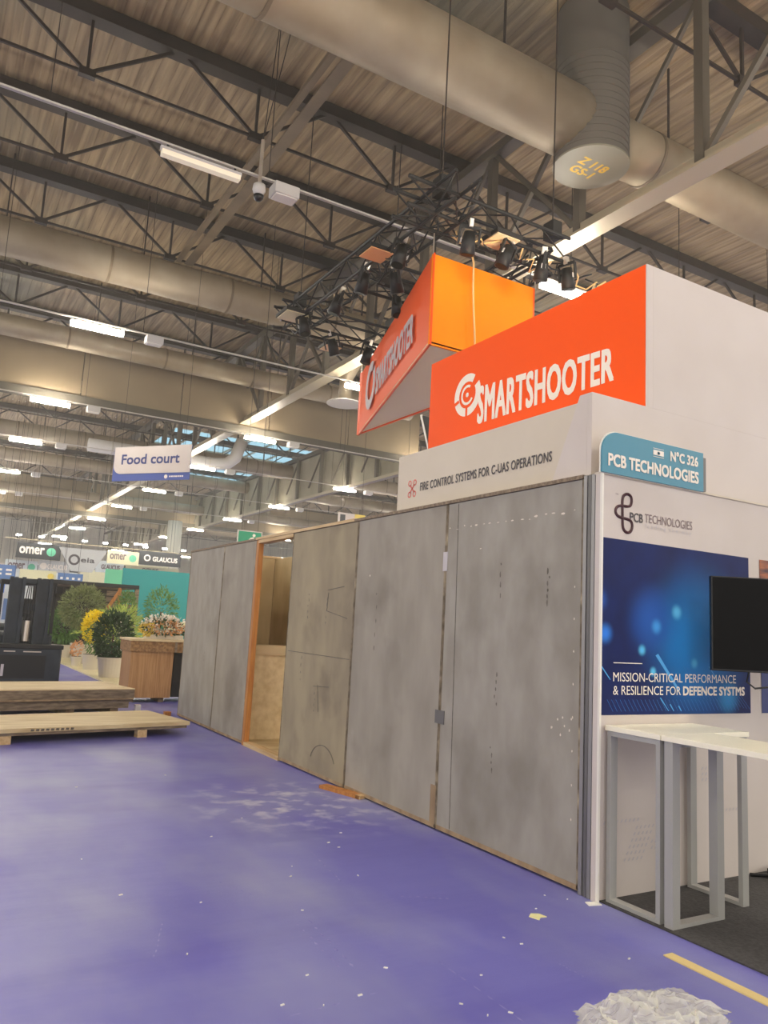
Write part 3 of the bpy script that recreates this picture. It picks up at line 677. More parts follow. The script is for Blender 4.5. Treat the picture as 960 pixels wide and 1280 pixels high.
# slanting light streaks in the poster
streak = []
for (x, z, l) in ((.49, .36, .30), (.0, .3, .13), (.53, .1, .2), (.62, .06, .22), (.70, .05, .24), (1.0, .3, .12)):
    w = .012 if l > .23 and x < .6 else .004
    l = min(l, (z - .02) / .72); streak.append([(x, z), (x + w * 2, z + w), (x + l * .75, z - l * .7), (x + l * .75 - w, z - l * .7 - w)])
flat('streak_print', 'bokeh1', t, (3.5, FY, 1.04), u, v, streak, .0045)
thin = []
for k in range(34):
    x = .12 + k * .036; thin.append([(x, .02), (x + .003, .02), (x - .05 + .003, .09), (x - .05, .09)])
for k in range(16):
    x = .75 + k * .034; thin.append([(x, .30 - k * .008), (x + .003, .30 - k * .008), (x + .17, .1 - k * .005), (x + .167, .1 - k * .005)])
flat('trace_print', 'bokeh2', t, (3.5, FY, 1.04), u, v, thin, .004)
text('MISSION-CRITICAL PERFORMANCE', 'logo_white', t, (3.62, FY, 1.237), u, v, 1.16, .054, bold=.0, eps=.005)
text('& RESILIENCE FOR', 'logo_white', t, (3.62, FY, 1.158), u, v, .605, .054, bold=.0, eps=.005)
text('DEFENCE SYSTMS', 'logo_white', t, (4.25, FY, 1.158), u, v, .62, .054, bold=.09, eps=.005)
flat('headline_rule', 'logo_white', t, (3.62, FY, 1.345), u, v, [(0, 0), (.25, 0), (.25, .005), (0, .005)], .005)
# knot logo
def knot():
    pts = []
    ks = [(.0, -.06), (-.002, .03), (-.002, .10), (.012, .145), (.05, .165), (.085, .145), (.092, .10), (.08, .06), (.045, .045), (.0, .045), (-.05, .03), (-.072, -.01), (-.06, -.05), (-.02, -.07), (.04, -.075), (.085, -.09), (.1, -.13), (.09, -.18), (.06, -.205), (.025, -.195), (.005, -.16), (.0, -.10), (0, -.06)]
    return ks
bb = MB(); kp = [(3.69 + a * .86, FY - .002, 2.285 + c * .66) for a, c in knot()]
cu = []
for i in range(len(kp) - 1):
    p0 = Vector(kp[max(i - 1, 0)]); p1 = Vector(kp[i]); p2 = Vector(kp[i + 1]); p3 = Vector(kp[min(i + 2, len(kp) - 1)])
    for s in range(4):
        q = s / 4; cu.append(.5 * ((2 * p1) + (p2 - p0) * q + (2 * p0 - 5 * p1 + 4 * p2 - p3) * q * q + (3 * p1 - p0 - 3 * p2 + p3) * q ** 3))
cu.append(Vector(kp[-1]))
bb.tube(cu, .0095, 6).build('knot_logo', 'maroon', t)
text('PCB', 'logo_dark', t, (3.757, FY, 2.225), u, v, .115, .056, bold=.05)
text('TECHNOLOGIES', 'grey_print', t, (3.89, FY, 2.232), u, v, .455, .056)
text('leading the way', 'pale_print', t, (3.895, FY, 2.188), u, v, .44, .034, space=1.3)
text('TM', 'grey_print', t, (3.625, FY, 2.375), u, v, .025, .012)
# faint chevron print low on the wall
ch = []
for (cx_, cz_, nn, rows_) in ((3.55, .42, 9, 1), (3.72, .2, 5, 6), (4.42, .62, 2, 3), (4.62, .42, 5, 1), (3.95, .25, 4, 2)):
    for r in range(rows_):
        for k in range(nn):
            x = cx_ + k * .035 + (0 if rows_ < 4 else r * .02); z = cz_ + r * .035
            ch.append([(x, z), (x + .012, z), (x + .024, z + .018), (x + .012, z + .018)])
flat('chevron_print', 'pale_print', t, (0, FY, 0), u, v, ch, .003)

t = thing('stand_name_sign', (3.95, 3.385, 2.5), 'teal rounded stand name sign reading PCB TECHNOLOGIES on top of the white wall', 'sign')
def sign_outline(x0, x1, z0, z1, r, y, n=8):
    pts = [(x0, y, z0), (x1, y, z0), (x1, y, z1)]
    for k in range(n + 1):
        a = math.radians(90 + 90 * k / n); pts.append((x0 + r + r * math.cos(a), y, z1 - r + r * math.sin(a)))
    return pts
MB().prism(sign_outline(3.485, 4.43, 2.50, 2.765, .13, 3.372), (0, .014, 0)).build('sign_plate', 'teal', t)
MB().prism(sign_outline(3.478, 4.437, 2.497, 2.772, .135, 3.386), (0, .006, 0)).build('plate_edge', 'white_gloss', t)
MB().box(4.43, 4.46, 3.375, 3.40, 2.505, 2.735).build('side_bracket', 'alu_dark', t)
text('PCB TECHNOLOGIES', 'logo_white', t, (3.535, 3.372, 2.547), u, v, .84, .075, bold=.09)
text('N°C 326', 'logo_white', t, (4.10, 3.372, 2.662), u, v, .27, .065, bold=.09)
flat('flag_emblem', 'logo_white', t, (3.935, 3.372, 2.665), u, v, [[(0, .012), (.1, .012), (.1, .045), (0, .045)], [(0, 0), (.1, 0), (.1, .003), (0, .003)], [(0, .054), (.1, .054), (.1, .057), (0, .057)]], .003)
flat('flag_star', 'teal', t, (3.935, 3.372, 2.665), u, v, [[(.035, .02), (.065, .02), (.05, .04)], [(.035, .034), (.065, .034), (.05, .014)]], .0045)

# television on its arm
P = Vector((4.272, 3.2, 1.328)); U = Vector((.866, -.5, 0)).normalized(); Nn = Vector((-.5, -.866, 0)).normalized()
t = thing('television', (4.75, 3.1, 1.33), 'black flat television on a swivel arm in front of the blue poster', 'television')
def tvbox(a0, a1, z0, z1, d0, d1, name, m, bevel=0):
    pts = [P + U * a0 + Vector((0, 0, z0)) - Nn * d0, P + U * a1 + Vector((0, 0, z0)) - Nn * d0, P + U * a1 + Vector((0, 0, z1)) - Nn * d0, P + U * a0 + Vector((0, 0, z1)) - Nn * d0]
    return MB().prism(pts, -Nn * (d1 - d0)).build(name, m, t, bevel=bevel)
tvbox(0, 1.06, 0, .59, 0, .035, 'casing', 'black', .004); tvbox(.008, 1.052, .012, .582, -.002, 0, 'screen', 'screen')
tvbox(.35, .71, .15, .45, .035, .06, 'mount_plate', 'black_metal')
MB().beam((4.74, 3.03, 1.6), (4.9, 3.395, 1.6), .05).build('arm', 'black_metal', t)
MB().tube([P + U * .28 + Vector((0, .05, .02)), P + U * .27 + Vector((0, .06, -.06)), P + U * .34 + Vector((0, .08, -.1)), P + U * .5 + Vector((0, .1, -.08))], .006, 6).build('cable', 'black', t)

# tables
def bar(b, p, q, w=.05, d=.03): b.beam(p, q, w, d)
t = thing('high_table', (3.95, 3.2, 0), 'white high table against the stand wall, left of the second table', 'table', 'white high tables')
MB().box(3.545, 4.32, 2.985, 3.385, .955, .985).build('tabletop', 'table_top', t, bevel=.002)
def frame_yz(x, y0, y1, zt, t, w=.055, d=.028):
    for y in (y0 + d / 2, y1 - d / 2): MB().box(x, x + w, y - d / 2, y + d / 2, .0, zt).build('leg', 'leg_grey', t)
    MB().box(x, x + w, y0 + d, y1 - d, 0, .028).build('foot_bar', 'leg_grey', t); MB().box(x, x + w, y0 + d, y1 - d, zt - .028, zt).build('top_bar', 'leg_grey', t)
frame_yz(3.555, 2.995, 3.375, .955, t); frame_yz(4.255, 2.995, 3.375, .955, t)
t2 = thing('high_table', (3.85, 2.2, 0), 'white high table running forward to the right edge, in front of the first table', 'table', 'white high tables')
MB().box(3.545, 3.985, 1.35, 2.98, .955, .985).build('tabletop', 'table_top', t2, bevel=.002)
def frame_xz(y, x0, x1, zt, t, w=.055, d=.028):
    for x in (x0 + d, x1 - d): MB().box(x - d, x + d, y, y + w, 0, zt).build('leg', 'leg_grey', t)
    MB().box(x0 + 2 * d, x1 - 2 * d, y, y + w, 0, .028).build('foot_bar', 'leg_grey', t); MB().box(x0 + 2 * d, x1 - 2 * d, y, y + w, zt - .028, zt).build('top_bar', 'leg_grey', t)
frame_xz(2.91, 3.555, 3.975, .955, t2); frame_xz(1.4, 3.555, 3.975, .955, t2)
tag(box('stand_carpet', 'carpet_dark', 3.53, 7.4, -2, 3.40, 0, .008), 'charcoal carpet of the white stand beside the purple aisle', 'carpet')
t = thing('power_cable', (5.0, 3.2, 0), 'black power cable lying on the charcoal carpet behind the tables', 'cable')
MB().tube([(4.85, 3.36, .02), (4.95, 3.3, .02), (4.9, 3.2, .02), (5.05, 3.1, .02), (5.2, 3.2, .02), (5.1, 3.33, .02), (4.98, 3.25, .035), (5.3, 3.05, .02)], .012, 6).build('cable_run', 'black', t, smooth=True)
MB().box(5.0, 5.14, 3.28, 3.34, .008, .05).build('plug_block', 'black', t)

# ================================================================== FOOD COURT SIGN
p0 = Vector((3.70, 20, 4.74)); p1 = Vector((5.12, 18.2, 4.74)); U = (p1 - p0).normalized(); Nn = U.cross(Vector((0, 0, 1)))
t = thing('food_court_sign', (4.4, 19.1, 4.74), 'white hanging Food court sign with a blue lower band', 'sign')
def fs(pts, d0, d1, name, m): return MB().prism([p0 + U * a + Vector((0, 0, z)) + Nn * d0 for a, z in pts], Nn * (d1 - d0)).build(name, m, t)
fs([(0, 0), (2.29, 0), (2.29, .84), (0, .84)], -.03, 0, 'backing_board', 'blue_band')
r = .22; cor = [(.02 + r - r * math.cos(math.radians(a)), .18 + r - r * math.sin(math.radians(a))) for a in range(0, 91, 10)]
fs([(.02, .86)] + cor + [(2.3, .18), (2.3, .86)], .001, .012, 'white_panel', 'white')
text('Food court', 'navy', t, p0 + U * .26 + Vector((0, 0, .42)) + Nn * .012, U, (0, 0, 1), 1.72, .24, bold=.07)
flat('small_print', 'logo_white', t, p0 + U * 1.72 + Vector((0, 0, .07)), U, (0, 0, 1), [[(k * .06, 0), (k * .06 + .045, 0), (k * .06 + .045, .035), (k * .06, .035)] for k in range(7)]); flat('round_emblem', 'logo_white', t, p0 + U * 1.62 + Vector((0, 0, .085)), U, (0, 0, 1), disc(0, 0, .05, 12))
for a in (.2, 2.1): MB().beam(p0 + U * a + Vector((0, 0, .84)), p0 + U * a + Vector((0, 0, 7.26)), .008).build('suspension_wire', 'truss', t)

# exit sign and white sign above the partition
t = thing('exit_sign', (7.43, 20, 3.3), 'green emergency exit sign with white running figure above the partition', 'sign')
MB().box(7.08, 7.79, 20, 20.03, 3.25, 3.9).build('sign_plate', 'white', t)
u = (1, 0, 0); v = (0, 0, 1); o = (7.08, 20, 3.25)
flat('green_field', 'green_sign', t, o, u, v, [(.03, .03), (.68, .03), (.68, .62), (.03, .62)], .003)
flat('running_figure', 'logo_white', t, o, u, v, disc(.47, .53, .045, 10) + [[(.38, .46), (.46, .48), (.52, .36), (.44, .32)], [(.44, .32), (.52, .36), (.6, .22), (.55, .2)], [(.44, .33), (.48, .3), (.36, .2), (.3, .24)], [(.52, .42), (.62, .36), (.6, .33), (.5, .38)], [(.38, .46), (.3, .38), (.33, .36), (.41, .42)]] + [[(.06, .2), (.2, .2), (.2, .25), (.06, .25)]], .006)
for x in (7.2, 7.66): MB().beam((x, 20.015, 3.9), (x, 20.015, 12), .01).build('suspension_wire', 'truss', t)
t = thing('stand_number_sign', (13.6, 26, 5.3), 'small white hanging sign with yellow strip above the middle of the partition', 'sign')
MB().box(13.1, 14.25, 26, 26.03, 5.15, 5.72).build('sign_plate', 'white', t)
flat('dark_strip', 'dark_board', t, (13.1, 26, 5.15), u, v, [(.08, .1), (.3, .1), (.3, .5), (.08, .5)]); flat('yellow_strip', 'sign_yellow', t, (13.1, 26, 5.15), u, v, [(.7, .42), (1.15, .42), (1.15, .57), (.7, .57)])
for x in (13.2, 14.1): MB().beam((x, 26.015, 5.7), (x, 26.015, 12), .01).build('suspension_wire', 'truss', t)

# ================================================================== BOARDS, CRATE, FORKLIFT
def rotm(cx, cy, a):
    ca, sa = math.cos(a), math.sin(a); return lambda x, y, z: Vector((cx + x * ca - y * sa, cy + x * sa + y * ca, z))
def rbox(f, x0, x1, y0, y1, z0, z1):
    return MB().add([f(x0, y0, z0), f(x1, y0, z0), f(x1, y1, z0), f(x0, y1, z0), f(x0, y0, z1), f(x1, y0, z1), f(x1, y1, z1), f(x0, y1, z1)], [(0, 3, 2, 1), (4, 5, 6, 7), (0, 1, 5, 4), (1, 2, 6, 5), (2, 3, 7, 6), (3, 0, 4, 7)])
f = rotm(3.12, 10.02, math.radians(11))
t = thing('flat_board_stack', f(-1.3, .6, 0), 'low pale board panel lying on wooden blocks on the purple floor', 'boards')
rbox(f, -2.9, .0, 0, 1.25, .125, .17).build('board', 'ply', t)
rbox(f, -2.88, -.03, .02, 1.22, .09, .123).build('board', 'grey_timber', t)
for x in (-2.2, -.62): 
    for y in (.02, 1.0): rbox(f, x - .06, x + .06, y, y + .1, 0, .09).build('wood_block', 'pale_timber', t)
flat('faint_stamp', 'stain', t, f(-1.95, 0, .133), f(1, 0, 0) - f(0, 0, 0), (0, 0, 1), [[(k * .055, .004 * (k % 2)), (k * .055 + .035, 0), (k * .055 + .04, .024), (k * .055 + .004, .026)] for k in range(9)])
f = rotm(2.9, 12.15, math.radians(11))
t = thing('panel_stack', f(-1.3, .6, 0), 'stack of two thick wooden panels behind the low board', 'boards')
rbox(f, -2.9, 0, 0, 1.3, .245, .37).build('panel', 'grey_timber', t)
rbox(f, -2.9, .0, 0, 1.3, .37, .384).build('cover_board', 'ply', t)
rbox(f, -2.9, -.06, .04, 1.3, .10, .225).build('panel', 'grey_timber', t)
rbox(f, -2.9, -.01, -.01, 1.3, .225, .245).build('edge_batten', 'board_edge', t)
for x in (-2.4, -.9, -.25): rbox(f, x - .06, x + .06, .1, 1.1, 0, .10).build('wood_block', 'board_edge', t)
t = thing('loose_block', (3.05, 12.6, 0), 'small white block beside the thick panel stack', 'block')
MB().box(3.03, 3.11, 12.55, 12.65, 0, .1).build('block_body', 'white_gloss', t)
t = thing('loose_brick', (3.38, 12.0, 0), 'small terracotta brick piece on the floor at the far end of the partition', 'brick')
MB().prism([(3.33, 11.95, 0), (3.43, 11.98, 0), (3.42, 12.08, 0), (3.33, 12.05, 0)], (0, 0, .06)).build('brick_body', 'timber', t)

t = thing('wooden_counter', (3.55, 14.2, 0), 'oak panelled counter with chipboard top at the far end of the partition', 'counter')
MB().box(3.17, 3.9, 13.8, 14.5, .08, .86).build('front_panel', 'oak', t)
MB().box(3.96, 4.5, 13.95, 14.5, .08, .86).build('side_recess', 'black', t)
MB().box(3.14, 4.6, 13.76, 14.56, .86, 1.04).build('chipboard_top', 'osb', t)
MB().box(3.12, 4.62, 13.74, 14.58, 1.04, 1.075).build('top_board', 'ply', t)
MB().box(3.9, 3.94, 13.75, 13.79, .86, 1.04).build('corner_strip', 'grey_timber', t)
for x in (3.2, 3.72, 4.35): MB().box(x, x + .1, 13.9, 14.4, 0, .08).build('foot', 'grey_timber', t)

# forklift
t = thing('forklift', (1.85, 17.4, 0), 'dark blue-grey forklift standing behind the board stacks at the left edge', 'forklift')
for x0, x1 in ((1.44, 1.72), (1.94, 2.22)):
    MB().box(x0, x1, 17.0, 17.06, .7, 2.08).box(x0, x0 + .06, 16.94, 17.14, .3, 2.1).box(x1 - .06, x1, 16.94, 17.14, .3, 2.1).build('mast_upright', 'fork', t)
MB().box(1.44, 2.22, 17.06, 17.12, 1.98, 2.08).build('crossbar', 'fork', t)
MB().box(1.5, 2.16, 17.06, 17.12, 1.45, 1.58).build('crossbar', 'fork', t)
MB().box(1.5, 2.16, 17.06, 17.12, .78, .9).build('crossbar', 'fork', t)
for x in (1.70, 1.96): MB().tube([(x, 17.1, .3), (x, 17.1, 2.0)], .035, 10).build('lift_cylinder', 'black_metal', t)
MB().tube([(1.83, 17.02, .85), (1.83, 17.02, 1.25)], .07, 12).build('centre_cylinder', 'chrome', t)
for k in range(4): MB().tube([(1.75 + k * .05, 17.0, .8), (1.72 + k * .06, 16.98, 1.3), (1.78 + k * .03, 17.0, 1.95)], .01, 6).build('hose', 'black', t)
MB().box(1.18, 2.48, 16.6, 17.0, .06, .78).build('front_box', 'fork_black', t, bevel=.03)
MB().box(1.16, 2.5, 16.57, 17.0, .72, .80).build('top_lip', 'black_metal', t, bevel=.01)
for x0, x1 in ((1.44, 1.64), (1.78, 2.1)): MB().box(x0, x1, 16.585, 16.6, .655, .675).build('light_strip', 'chrome', t)
MB().box(1.42, 1.47, 16.585, 16.6, .2, .42).build('marking', 'pale_print', t); MB().box(1.3, 2.2, 16.59, 16.6, .16, .60).build('recess_panel', 'black', t, bevel=.0)
for x in (1.25, 2.38):
    for y in (17.3, 18.6): MB().tube([(x - .09, y, .3), (x + .09, y, .3)], .3, 24).build('wheel', 'black', t)
MB().box(1.3, 2.35, 17.2, 19.0, .35, 1.0).build('body', 'fork', t, bevel=.05)
MB().box(1.35, 2.3, 18.5, 19.25, .3, 1.15).build('counterweight', 'fork_black', t, bevel=.08)
for x in (1.33, 2.32):
    for y in (17.3, 18.7): MB().beam((x, y, 1.0), (x + (0), y + .05, 2.0), .06).build('cab_post', 'black_metal', t)
for k in range(6): MB().box(1.3, 2.35, 17.3 + k * .27, 17.36 + k * .27, 1.98, 2.04).build('guard_bar', 'black_metal', t)
MB().box(1.6, 2.05, 18.0, 18.5, .95, 1.1).box(1.6, 2.05, 18.42, 18.55, 1.1, 1.7).build('seat', 'black', t, bevel=.03)
MB().tube([(1.83, 17.75, 1.3), (1.83, 17.6, 1.0)], .02, 8).build('steering_column', 'black', t)
MB().tube([(1.83 + .17 * math.cos(a), 17.75 + .12 * math.sin(a), 1.3 + .1 * math.sin(a)) for a in (2 * math.pi * k / 16 for k in range(17))], .014, 6).build('steering_wheel', 'black', t)
MB().box(2.3, 2.42, 17.0, 17.05, 1.82, 1.95).build('side_mirror', 'black_metal', t)

# ================================================================== FAR STAND WITH PLANTS
tag(box('stand_platform', 'cream_floor', 3.55, 14, 15.2, 29.5, 0, .03), 'cream laminate stand platform with potted plants on it', 'platform')
def pot_at(t, x, y, z, r, h, m='pot'):
    t = MB().tube([(x, y, z), (x, y, z + h)], [r * .78, r], 24).build('pot', m, t, smooth=False)
    MB().tube([(x, y, z + h - .04), (x, y, z + h)], r + .02, 24).build('pot_rim', m, t)
    MB().tube([(x, y, z + h - .01), (x, y, z + h + .003)], r * .93, 20).build('soil', 'soil', t)
def crown(t, name, m, c, R, n, l, w, seed, droop=.3):
    rr = random.Random(seed); b = MB(); c = Vector(c)
    for k in range(n):
        d = Vector((rr.gauss(0, 1), rr.gauss(0, 1), rr.gauss(0, 1))).normalized(); q = rr.uniform(.3, 1) ** .5
        p = c + Vector((d.x * R[0] * q, d.y * R[1] * q, d.z * R[2] * q))
        dd = d + Vector((rr.uniform(-.6, .6), rr.uniform(-.6, .6), rr.uniform(-.5, .7) - droop * .3))
        b.leaf(p, dd, (rr.uniform(-1, 1), rr.uniform(-1, 1), rr.uniform(-.5, .5)), l * rr.uniform(.7, 1.3), w)
    return tag(b.build(name, m, t), kind='stuff')
def fronds(t, m, base, n, L, seed):
    rr = random.Random(seed); b = MB(); base = Vector(base)
    for k in range(n):
        a = 2 * math.pi * k / n + rr.uniform(-.2, .2); e = rr.uniform(.5, 1.2); prev = base
        for s in range(1, 9):
            q = s / 8; p = base + Vector((math.cos(a) * L * q * math.cos(e) * 1.0, math.sin(a) * L * q * math.cos(e), L * (q * math.sin(e) - .35 * q * q)))
            b.beam(prev, p, .008)
            for sd in (-1, 1): b.leaf(p, (-math.sin(a) * sd + math.cos(a) * .5, math.cos(a) * sd + math.sin(a) * .5, -.15), (0, 0, 1), .2 * L * (1.1 - q * .6), .03)
            prev = p
    return tag(b.build('fronds', m, t), kind='stuff')
t = thing('potted_shrub', (3.9, 18.9, .03), 'dense dark green shrub in a white pot beside the oak counter', 'plant')
pot_at(t, 3.9, 18.9, .03, .30, .45); crown(t, 'foliage', 'leaf_dark', (3.9, 18.9, .98), (.42, .4, .55), 1500, .12, .06, 1)
MB().beam((3.9, 18.9, .45), (3.9, 18.9, 1.0), .04).build('trunk', 'stem', t)
crown(t, 'buds', 'petal_white', (3.9, 18.8, 1.0), (.43, .42, .5), 60, .04, .03, 2)
t = thing('potted_olive_tree', (4.15, 23.9, .03), 'tall olive green bushy tree in a pale pot beside the forklift', 'plant')
pot_at(t, 4.2, 23.9, .03, .42, .55); crown(t, 'foliage', 'leaf_olive', (4.0, 23.9, 1.6), (.62, .5, .62), 2600, .14, .035, 3)
MB().tube([(4.2, 23.9, .5), (4.18, 23.9, 1.0), (4.1, 23.9, 1.6)], .04, 8).build('trunk', 'stem', t)
t = thing('potted_palm', (3.95, 26.6, .03), 'leafy green plant right behind the forklift mast', 'plant')
pot_at(t, 3.95, 26.6, .03, .3, .4); crown(t, 'foliage', 'leaf', (3.95, 26.6, 1.0), (.5, .5, .55), 1200, .2, .06, 4)
t = thing('fern_palm', (4.75, 22.2, .03), 'light green feathery palm behind the dark shrub', 'plant')
pot_at(t, 4.75, 22.2, .03, .26, .4); fronds(t, 'leaf_lime', (4.75, 22.2, .6), 26, 1.45, 5); crown(t, 'leaf_tuft', 'leaf_lime', (4.75, 22.2, 1.25), (.55, .45, .4), 500, .2, .03, 31)
t = thing('yellow_flower_plant', (3.9, 21.3, .03), 'bright yellow flowering plant between the olive tree and dark shrub', 'plant')
pot_at(t, 3.9, 21.3, .03, .22, .38); crown(t, 'flowers', 'petal_yellow', (3.9, 21.3, 1.12), (.3, .26, .42), 1100, .07, .06, 6); crown(t, 'foliage', 'leaf', (3.9, 21.3, .85), (.22, .2, .42), 300, .1, .04, 7)
t = thing('small_peach_plant', (3.75, 22.6, .03), 'small peach flowering plant at the foot of the olive tree', 'plant')
pot_at(t, 3.75, 22.6, .03, .14, .25); crown(t, 'flowers', 'petal_peach', (3.75, 22.6, .5), (.15, .14, .2), 160, .07, .05, 8)
t = thing('orchid_arrangement', (3.85, 14.1, 1.075), 'white and peach flower arrangement on top of the oak counter', 'flowers')
MB().box(3.45, 4.1, 14.0, 14.25, 1.075, 1.15).build('planter', 'pot', t)
crown(t, 'foliage', 'leaf_dark', (3.75, 14.12, 1.25), (.38, .14, .16), 500, .09, .03, 9)
crown(t, 'white_flowers', 'petal_white', (3.75, 14.08, 1.33), (.42, .16, .17), 420, .05, .045, 10)
crown(t, 'peach_flowers', 'petal_peach', (3.8, 14.05, 1.27), (.34, .16, .12), 260, .05, .04, 12)
crown(t, 'yellow_flowers', 'sign_yellow', (3.45, 14.02, 1.24), (.14, .1, .11), 160, .05, .04, 13)
for i, (x, y, h, rx, lb) in enumerate(((5.75, 22.0, 2.0, .45, 'green olive bush right against the teal wall'), (5.45, 25.0, 1.95, .28, 'slender green bush left of the other bush before the teal wall'))):
    t = thing('olive_bush', (x, y, .03), lb, 'plant'); pot_at(t, x, y, .03, .28, .42)
    crown(t, 'foliage', 'leaf', (x, y, h - .35), (rx, rx, .62), 900, .12, .035, 20 + i); MB().tube([(x, y, .4), (x, y, h - .4)], .025, 8).build('trunk', 'stem', t)

# pergola
t = thing('dark_pergola', (4.4, 26, .03), 'dark timber pergola with a diagonal wood brace behind the plants', 'pergola')
MB().box(3.1, 6.0, 25.9, 26.1, 2.30, 2.42).build('front_beam', 'black_metal', t)
MB().box(3.1, 6.0, 26.1, 28.5, 2.3, 2.36).build('roof_board', 'grey_timber', t)
for x in (3.15, 5.9): MB().box(x, x + .12, 25.95, 26.07, .03, 2.3).build('post', 'grey_timber', t)
for z in (2.12, 1.92, 1.72, 1.52): MB().box(5.05, 6.0, 26.12, 26.16, z - .08, z + .08).build('slat', 'grey_timber', t)
MB().box(3.15, 6.0, 28.4, 28.5, .03, 2.3).build('back_panel', 'truss', t)
MB().beam((4.75, 25.8, 1.1), (5.4, 25.8, 2.25), .09).build('brace', 'timber', t)
MB().box(5.35, 5.43, 25.85, 25.93, 1.3, 2.3).build('short_post', 'timber', t)

# teal wall
t = thing('teal_stand', (8.5, 31, 0), 'plain teal stand wall with mint green side behind the plants', 'stand')
MB().box(6.3, 12.5, 30, 30.1, 0, 3.18).build('teal_wall', 'teal_wall', t); MB().box(5.68, 6.29, 30.0, 30.1, 0, 3.1).build('mint_wall', 'mint_wall', t)
MB().box(8.0, 9.2, 29.85, 29.95, .9, 1.3).build('low_shelf', 'sign_cream', t)

# far lettered boards
def board(name, x0, x1, y, z0, z1, m, label, txt=None, tm='logo_white', tx=(.1, .3, .8, .45), pts=None, extra=None):
    t = thing(name, ((x0 + x1) / 2, y, z0), label, 'sign')
    if pts: MB().prism([(a, y, c) for a, c in pts], (0, .08, 0)).build('board', m, t)
    else: MB().box(x0, x1, y, y + .08, z0, z1).build('board', m, t)
    W_, H_ = x1 - x0, z1 - z0
    if txt: text(txt, tm, t, (x0 + W_ * tx[0], y, z0 + H_ * tx[1]), (1, 0, 0), (0, 0, 1), W_ * tx[2], H_ * tx[3], bold=.09)
    if extra: flat('emblem', extra[0], t, (x0 + W_ * extra[1], y, z0 + H_ * .5), (1, 0, 0), (0, 0, 1), disc(0, 0, H_ * .28, 14) if len(extra) < 3 else ring(0, 0, H_ * .15, H_ * .24, 0, 360, 16))
    for xx in (x0 + W_ * .2, x0 + W_ * .8): MB().beam((xx, y + .04, z1), (xx, y + .04, 12.0), .012).build('suspension_wire', 'truss', t)
    return t
board('lettered_banner', 3.3, 5.15, 38, 3.72, 4.42, 'dark_board', 'dark banner lettered omer, leftmost above the forklift', 'omer', 'logo_white', (.07, .3, .55, .42), extra=('mint_wall', .78))
board('lettered_banner', 5.0, 7.1, 37.6, 3.28, 4.32, 'sign_grey', 'grey trapezoid banner lettered eia with a round emblem', 'eia', 'logo_dark', (.47, .42, .28, .2), pts=[(5.0, 4.32), (7.1, 4.32), (6.52, 3.28), (5.6, 3.28)], extra=('logo_dark', .33, 1))
board('lettered_banner', 7.2, 8.65, 38, 3.8, 4.42, 'sign_cream', 'pale banner with grey omer letters, right of the grey trapezoid', 'omer', 'grey_print', (.08, .35, .5, .4), extra=('mint_wall', .8))
board('lettered_banner', 8.65, 10.7, 38.1, 3.88, 4.55, 'dark_board', 'dark banner lettered GLAUCUS above the teal wall', 'GLAUCUS', 'logo_white', (.33, .3, .58, .32), extra=('logo_white', .2, 1))
board('lower_banner', 3.0, 4.35, 39, 3.1, 3.66, 'sign_pale', 'pale lower banner lettered omer under the dark one', 'omer', 'grey_print', (.1, .3, .5, .45), extra=('mint_wall', .82))
board('lower_banner', 4.4, 5.75, 39, 3.2, 3.75, 'sign_grey', 'grey lower banner with white GLAUCUS letters left of the trapezoid', 'GLAUCUS', 'logo_white', (.28, .3, .62, .38), extra=('logo_white', .15))
board('lower_banner', 6.9, 8.2, 39, 3.4, 3.95, 'sign_pale', 'pale lower banner with grey GLAUCUS letters above the mint wall', 'GLAUCUS', 'grey_print', (.2, .3, .65, .38))
board('lower_banner', 8.3, 10.9, 39, 3.5, 3.85, 'sign_cream', 'cream lower strip above the teal wall', 'omer', 'grey_print', (.3, .25, .3, .5))
board('blue_banner', 1.6, 3.3, 37, 2.7, 3.3, 'sign_blue', 'blue banner with white lines above the forklift', '= = = =', 'logo_white', (.1, .3, .8, .4))
board('bright_blue_banner', 1.3, 2.9, 36.5, 2.1, 2.65, 'sign_blue2', 'bright blue banner at the left edge behind the forklift')
board('cream_banner', 3.5, 5.0, 37.5, 2.72, 3.2, 'sign_cream', 'cream and yellow banner below the grey trapezoid', None, extra=('sign_yellow', .85))
board('slate_banner', 5.05, 6.1, 37.3, 2.7, 3.15, 'sign_blue', 'slate blue banner with white lines left of the mint wall', '- - - -', 'logo_white', (.1, .4, .8, .2))
board('pale_banner', 2.6, 5.9, 36.8, 2.42, 2.66, 'sign_pale', 'long pale blue and white strip just above the pergola', '= - = - = - =', 'sign_blue', (.05, .25, .9, .4))
# the row of bright stand-top floodlights
b0 = None
for i in range(9):
    x = 3.3 + i * .92
    t = thing('arm_floodlight', (x, 38.3, 4.5), 'small lit arm floodlight above the far banners, %s from the left' % (['first'] + [ordn(k) for k in range(1, 9)])[i], 'floodlight', 'arm floodlights above the far banners')
    MB().box(x - .1, x + .1, 37.6, 37.7, 4.66, 4.72).build('lamp_head', 'flood_on', t)
    MB().beam((x, 37.7, 4.7), (x, 38.35, 4.6), .03).build('arm', 'black_metal', t)
t = thing('banner_truss', (7.2, 38.35, 4.5), 'thin grey bar holding the floodlights over the far banners', 'truss')
MB().box(2.8, 11.3, 38.32, 38.38, 4.56, 4.61).build('chord', 'grey_steel', t)
for x in (3.0, 7.0, 11.0): MB().beam((x, 38.35, 4.6), (x, 38.35, 12.0), .015).build('suspension_wire', 'truss', t)
